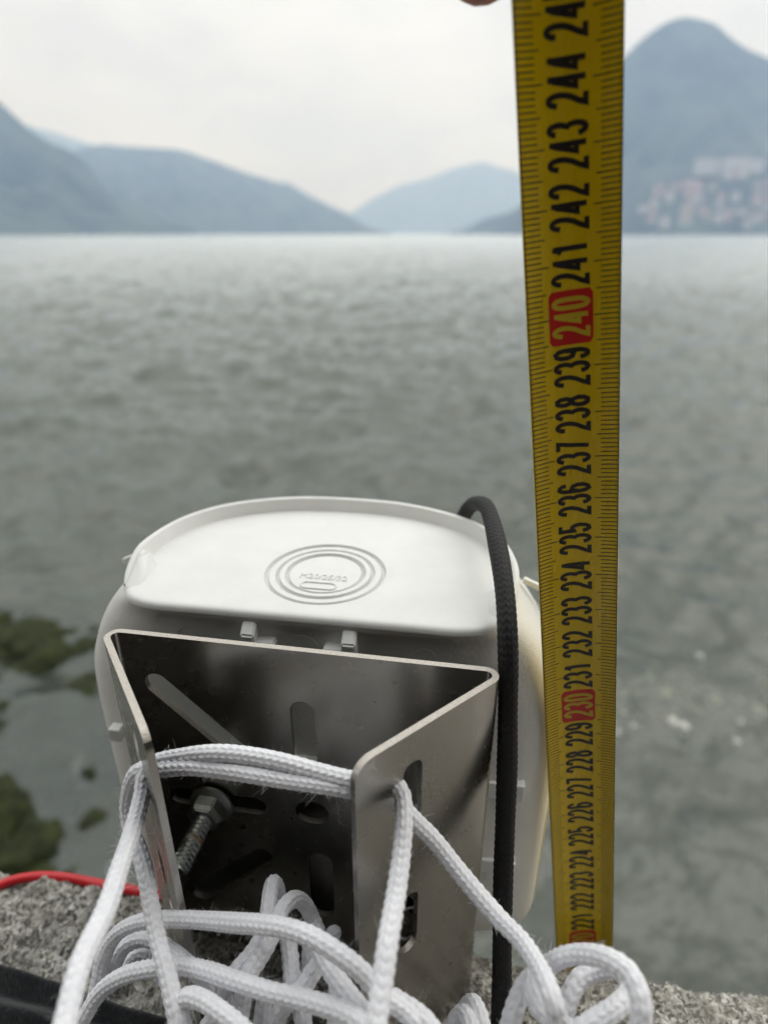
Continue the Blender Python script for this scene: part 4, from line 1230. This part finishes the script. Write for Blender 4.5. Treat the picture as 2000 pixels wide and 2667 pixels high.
def build_tape():
    root = empty('tape_measure', tp(0, 220), 0, label='yellow steel tape measure hanging past the box with readings 221 to 244', cat='tape measure')
    def part(name, V, F, mat, smooth=False, **k):
        base = np.array(root.location)
        return obj(name, mesh(np.array(V) - base, F), mat, root, smooth, **k)
    # blade, with thickness
    ks = list(np.linspace(0, 205, 12)) + list(np.arange(206, 252.1, 1.0))
    A = np.linspace(-.95, .95, 21)
    V, F = [], []
    for k in ks:
        for lf in (0, -.02):
            V += [tp(a, k, lf) for a in A]
    m = len(A); st = 2 * m
    for i in range(len(ks) - 1):
        for j in range(m - 1):
            F.append((i * st + j, i * st + j + 1, (i + 1) * st + j + 1, (i + 1) * st + j))
            F.append((i * st + m + j + 1, i * st + m + j, (i + 1) * st + m + j, (i + 1) * st + m + j + 1))
        F.append((i * st + m, i * st, (i + 1) * st, (i + 1) * st + m))
        F.append((i * st + m - 1, i * st + 2 * m - 1, (i + 1) * st + 2 * m - 1, (i + 1) * st + m - 1))
    part('blade', V, F, M_TAPE, True)
    # the case the blade comes out of, held above the picture; unseen, set on the printed side to shade the blade's top
    bm = bmesh.new()
    x0, y0, z0 = [c / CM for c in tp(0, 249)]
    bevel_box(bm, Vector(((x0 - .55) * CM, (y0 - 3.35) * CM, (z0 + 3.5) * CM)) - root.location, (4.0 * CM, 7.6 * CM, 7.0 * CM), .012, rot=Matrix.Rotation(-.14, 3, 'Y'), seg=5)
    obj('case', bm_mesh(bm), M_CASE, root, smooth=True)
    # black edge line + graduations
    V, F = [], []
    def quad_strip(a0, a1, k0, k1, lift, nseg=3):
        b = len(V)
        for i in range(nseg + 1):
            a = a0 + (a1 - a0) * i / nseg
            V.append(tp(a, k0, lift)); V.append(tp(a, k1, lift))
        for i in range(nseg): F.append((b + 2 * i, b + 2 * i + 2, b + 2 * i + 3, b + 2 * i + 1))
    for mm in range(2120, 2500):
        k = mm / 10
        ln = .53 if mm % 10 == 0 else (.47 if mm % 5 == 0 else .38)
        lr = .50 if mm % 10 == 0 else (.45 if mm % 5 == 0 else .37)
        w = .0105
        quad_strip(-.945, -.95 + ln, k - w, k + w, .003)
        quad_strip(.95 - lr, .945, k - w, k + w, .003)
    for a0, a1 in ((-.95, -.932), (.932, .95)):
        for k in range(212, 250): quad_strip(a0, a1, k, k + 1, .0035, 1)
    part('graduation_marks', V, F, M_INK)
    # numerals: reading direction runs up the blade, tops towards the left edge
    def numeral(k, mat_list, h0=-.385, h1=.375, wd=.19, gap=.088, stroke=.094, lift=.004):
        txt = str(k); V, F = [], []
        tot = wd * 3 + gap * 2
        for di, ch in enumerate(txt):
            x0 = -tot / 2 + di * (wd + gap)
            for S in DIG[ch]:
                hh = (h1 - h0)
                pts = [(x0 + stroke / 2 * 0 + p[0] * wd, stroke / 2 + p[1] * (hh - stroke)) for p in S]
                # subdivide long segments so they follow the blade's curve
                q = [pts[0]]
                for a, b in zip(pts[:-1], pts[1:]):
                    n_ = max(1, int(math.hypot(b[0] - a[0], b[1] - a[1]) / .08))
                    q += [(a[0] + (b[0] - a[0]) * i / n_, a[1] + (b[1] - a[1]) * i / n_) for i in range(1, n_ + 1)]
                rb = ribbon(q, stroke); b0 = len(V)
                for l, r in rb:
                    for c in (l, r):
                        V.append(tp(h1 - c[1], k + c[0], lift))
                for i in range(len(rb) - 1): F.append((b0 + 2 * i, b0 + 2 * i + 1, b0 + 2 * i + 3, b0 + 2 * i + 2))
        return V, F
    for k in range(218, 248):
        red = k % 10 == 0
        if red:
            P = []
            hx, hy, r = .44, .53, .09
            for cx, cy, a in ((hx - r, hy - r, 0), (-hx + r, hy - r, 90), (-hx + r, -hy + r, 180), (hx - r, -hy + r, 270)):
                P += arc(cx, cy, r, r, a, a + 90, 5)
            # strips across so it bends with the blade
            Vb, Fb = [], []
            xs = np.linspace(-hx, hx, 15)
            for i, x in enumerate(xs):
                e = max(0, abs(x) - (hx - r)); y = hy - r + math.sqrt(max(0, r * r - e * e))
                Vb.append(tp(x - .005, k - y, .0035)); Vb.append(tp(x - .005, k + y, .0035))
            for i in range(14): Fb.append((2 * i, 2 * i + 2, 2 * i + 3, 2 * i + 1))
            bx = part('red_box', Vb, Fb, M_RED)
            V, F = numeral(k, None, lift=.006, h0=-.39, h1=.38, stroke=.09)
            o = part('numeral', V, F, M_YPRINT)
        else:
            V, F = numeral(k, None)
            o = part('numeral', V, F, M_INK)
build_tape()

# ------------------------------------------------------------------ hand pinching the tape above the picture
def build_person():
    # (x, y, z) in cm, radius in cm; edges by parent index
    J = []
    def j(p, r, par): J.append((p, r, par)); return len(J) - 1
    wr = j((-3.2, 6.0, 31.5), (2.9, 2.1), -1)
    el = j((-12, -14, 35), (4.0, 3.8), wr)
    el2 = j((-20, -34, 30), (4.6, 4.4), el)
    pm = j((-1.2, 9.0, 30.4), (3.3, 1.8), wr)
    def finger(kn, pts, r0):
        a = j(kn, r0 * 1.12, pm)
        for i, p in enumerate(pts): a = j(p, r0 * (1 - .07 * i), a)
    finger((.2, 12.2, 29.6), [(1.5, 14.3, 28.2), (1.74, 14.4, 26.2), (1.74, 13.8, 23.17)], .86)    # index behind the tape edge
    finger((-.6, 12.0, 31.6), [(2.2, 15.4, 29.4), (4.6, 15.8, 27.4), (5.2, 14.6, 26.4)], .88)
    finger((-1.6, 11.3, 33.4), [(1.4, 15.0, 32.4), (4.0, 15.6, 30.8), (4.8, 14.4, 29.6)], .82)
    finger((-2.6, 10.3, 34.8), [(.2, 13.6, 35.0), (2.6, 14.4, 33.9), (3.6, 13.4, 32.8)], .72)
    t0 = j((-.3, 8.2, 28.8), 1.35, pm); t1 = j((1.2, 9.8, 27.4), 1.12, t0); t2 = j((2.4, 11.5, 26.2), .98, t1); t3 = j((2.8, 12.2, 25.3), .80, t2)
    sl = j((-21, -38, 38), 6.2, el2)                     # shoulder, chest, head, hips and folded legs: unseen, added to block light
    ch = j((-2, -46, 36), (15, 9), sl)
    nk = j((-1, -38, 47), 6.0, ch); h1 = j((-1, -33, 53), (7.6, 8.6), nk); h2 = j((-1, -31, 62), (7.8, 9.4), h1); j((-1, -32, 69), (5.5, 6.5), h2)
    wa = j((0, -60, 16), (14.5, 10), ch); pe = j((0, -70, -2), (16, 12), wa)
    for sg in (-1, 1):
        kn = j((sg * 15, -34, -12), (7, 7), j((sg * 12, -62, -8), (9, 9), pe)); an = j((sg * 15, -62, -43), (4.6, 4.6), kn); j((sg * 16, -46, -47), (4.2, 3), an)
    sr = j((17, -42, 38), 6.2, ch); er = j((28, -32, 20), 4.4, sr); wr2 = j((25, -14, 8), (2.9, 2.2), er); p2 = j((25, -8, 3.5), (4.0, 1.7), wr2)
    for k in range(4):
        j((22.6 + 1.7 * k, .5 - abs(k - 1.5), 1.0), .75, j((22.9 + 1.5 * k, -3.4, 2.4), .9, p2))
    j((20.2, -5.0, 1.1), .85, j((21.6, -7.6, 2.6), 1.1, p2))
    nh = next(i for i, (p, r, q) in enumerate(J) if q == el2)       # hand and fingers only: nearer, at the blade
    for i in range(nh):
        if i in (el, el2): continue
        p, r, q = J[i]
        J[i] = ((p[0] * .92, p[1] * .92, 19.5 + (p[2] - 19.5) * .92), r, q)
    me = bpy.data.meshes.new('hand')
    me.from_pydata([tuple(c * CM for c in p) for p, r, q in J], [(q, i) for i, (p, r, q) in enumerate(J) if q >= 0], [])
    o = bpy.data.objects.new('person', me); COL.objects.link(o)
    sk = o.modifiers.new('s', 'SKIN'); sk.use_smooth_shade = True; sk.branch_smoothing = .4
    for i, (p, r, q) in enumerate(J):
        v = me.skin_vertices[0].data[i]; r = r if isinstance(r, tuple) else (r, r)
        v.radius = (r[0] * CM, r[1] * CM); v.use_root = (i == 0)
    sb = o.modifiers.new('d', 'SUBSURF'); sb.levels = 2; sb.render_levels = 2
    dg = bpy.context.evaluated_depsgraph_get()
    res = bpy.data.meshes.new_from_object(o.evaluated_get(dg)); bpy.data.objects.remove(o)
    res.materials.clear()
    root = obj('person', res, M_SKIN, smooth=True, label='bare fingertip of a person holding the yellow tape at the top border', cat='person')
    P = catmull(np.array([(-4.4, 3.2, 32.2), (-8, -5, 34), (-12.2, -14, 35.5), (-16.5, -24, 34.5), (-20, -33, 33), (-19, -42, 34)]), 8)
    P, s = resample(P, .6)
    T, N, B = frames(P); a = np.linspace(0, 2 * np.pi, 28, endpoint=False)
    rr = np.interp(s, [0, .6, 10, 24, 46], [3.5, 3.9, 4.4, 5.1, 5.8])[:, None] + .22 * np.sin(s[:, None] * 1.3 + 2 * np.sin(a)[None, :])
    V = (P[:, None] + rr[..., None] * (np.cos(a)[None, :, None] * N[:, None] + np.sin(a)[None, :, None] * B[:, None])).reshape(-1, 3)
    obj('sleeve', np_quads(V * CM, grid_faces(len(P), 28, True), 'sleeve'), M_SLEEVE, root, smooth=True)
    def garment(name, pts, rx, ry, mat, n=28):
        Q, s = resample(catmull(np.array(pts, float), 8), 1.0); tt = np.linspace(0, 1, len(rx)) * s[-1]
        a = np.linspace(0, 2 * np.pi, n, endpoint=False)
        V = []
        for q, w in zip(Q, s):
            x_, y_ = np.interp(w, tt, rx), np.interp(w, tt, ry)
            f_ = 1 + .03 * np.sin(w * .9 + 3 * a)
            V.append(np.stack([q[0] + x_ * f_ * np.cos(a), q[1] + y_ * f_ * np.sin(a), np.full(n, q[2])], 1))
        obj(name, np_quads(np.concatenate(V) * CM, grid_faces(len(Q), n, True), name), mat, root, smooth=True)
    garment('jacket', [(0, -71, -6), (0, -61, 15), (-1, -47, 35), (-1, -39, 47)], (19, 18.5, 20, 24, 8.5), (14, 13.5, 13, 11.5, 8.5), M_SLEEVE)
    garment('hair', [(-1, -35, 55), (-1, -33.5, 63), (-1, -32.5, 72)], (8.2, 9.0, 8.6, 2), (8.5, 10.4, 10, 2), M_SLEEVE)
    def leg_tube(name, pts, r, mat):
        Q, s = resample(catmull(np.array(pts, float), 8), 1.0); T, N, B = frames(Q); a = np.linspace(0, 2 * np.pi, 24, endpoint=False)
        rr = np.interp(s, np.linspace(0, s[-1], len(r)), r)[:, None] * (1 + .03 * np.sin(s[:, None] + 2 * a[None, :]))
        V = (Q[:, None] + rr[..., None] * (np.cos(a)[None, :, None] * N[:, None] + np.sin(a)[None, :, None] * B[:, None])).reshape(-1, 3)
        obj(name, np_quads(V * CM, grid_faces(len(Q), 24, True), name), mat, root, smooth=True)
    leg_tube('sleeve', [(15, -43, 39), (22, -38, 30), (28, -32, 20), (25.8, -17, 10)], (8, 6.6, 5.6, 4.0), M_SLEEVE)
    for sg in (-1, 1):
        leg_tube('trouser_leg', [(sg * 8, -68, -3), (sg * 13, -52, -8), (sg * 15, -33, -13), (sg * 15, -46, -28), (sg * 15, -62, -42)], (12, 10.4, 8.6, 7, 5.8), M_SLEEVE)
build_person()

# ------------------------------------------------------------------ black cloth in the lower left corner
def build_cloth():
    na, nb = 200, 150
    u = np.linspace(0, 1, na)[:, None]; v = np.linspace(0, 1, nb)[None, :]
    # upper hem runs from the left border down to the right along the stone
    P0 = np.array([-11.9, 11.25]); P1 = np.array([-4.3, 9.25])
    d = (P1 - P0); L = np.linalg.norm(d); d /= L; q = np.array([d[1], -d[0]])            # q: towards the viewer
    a = u * (L + 5) - 2.5 ; b = v * 9.0
    X = P0[0] + d[0] * a + q[0] * b; Y = P0[1] + d[1] * a + q[1] * b
    fold = .95 * np.exp(-((b - .45) / .32) ** 2) + 1.15 * np.exp(-((b - 1.55 + .06 * a) / .48) ** 2) + .75 * np.exp(-((b - 2.9 + .05 * a) / .55) ** 2) + .9 * np.exp(-((b - 4.6 - .04 * a) / .9) ** 2) + 1.4 * np.clip(b / 9, 0, 1)
    Z = .12 + fold * np.clip(b / .35, 0, 1) ** .7 + .10 * noise_np(a + 0 * b, b + 0 * a, 31, 40, .8, 6)
    V = np.stack([X, Y, Z], -1).reshape(-1, 3) * CM
    o = obj('cloth', np_quads(V, grid_faces(na, nb), 'cloth'), M_CLOTH, smooth=True, label='black fleece cloth folded on the stone at the lower left corner', cat='cloth')
    md = o.modifiers.new('t', 'SOLIDIFY'); md.thickness = .0012; md.offset = -1
build_cloth()
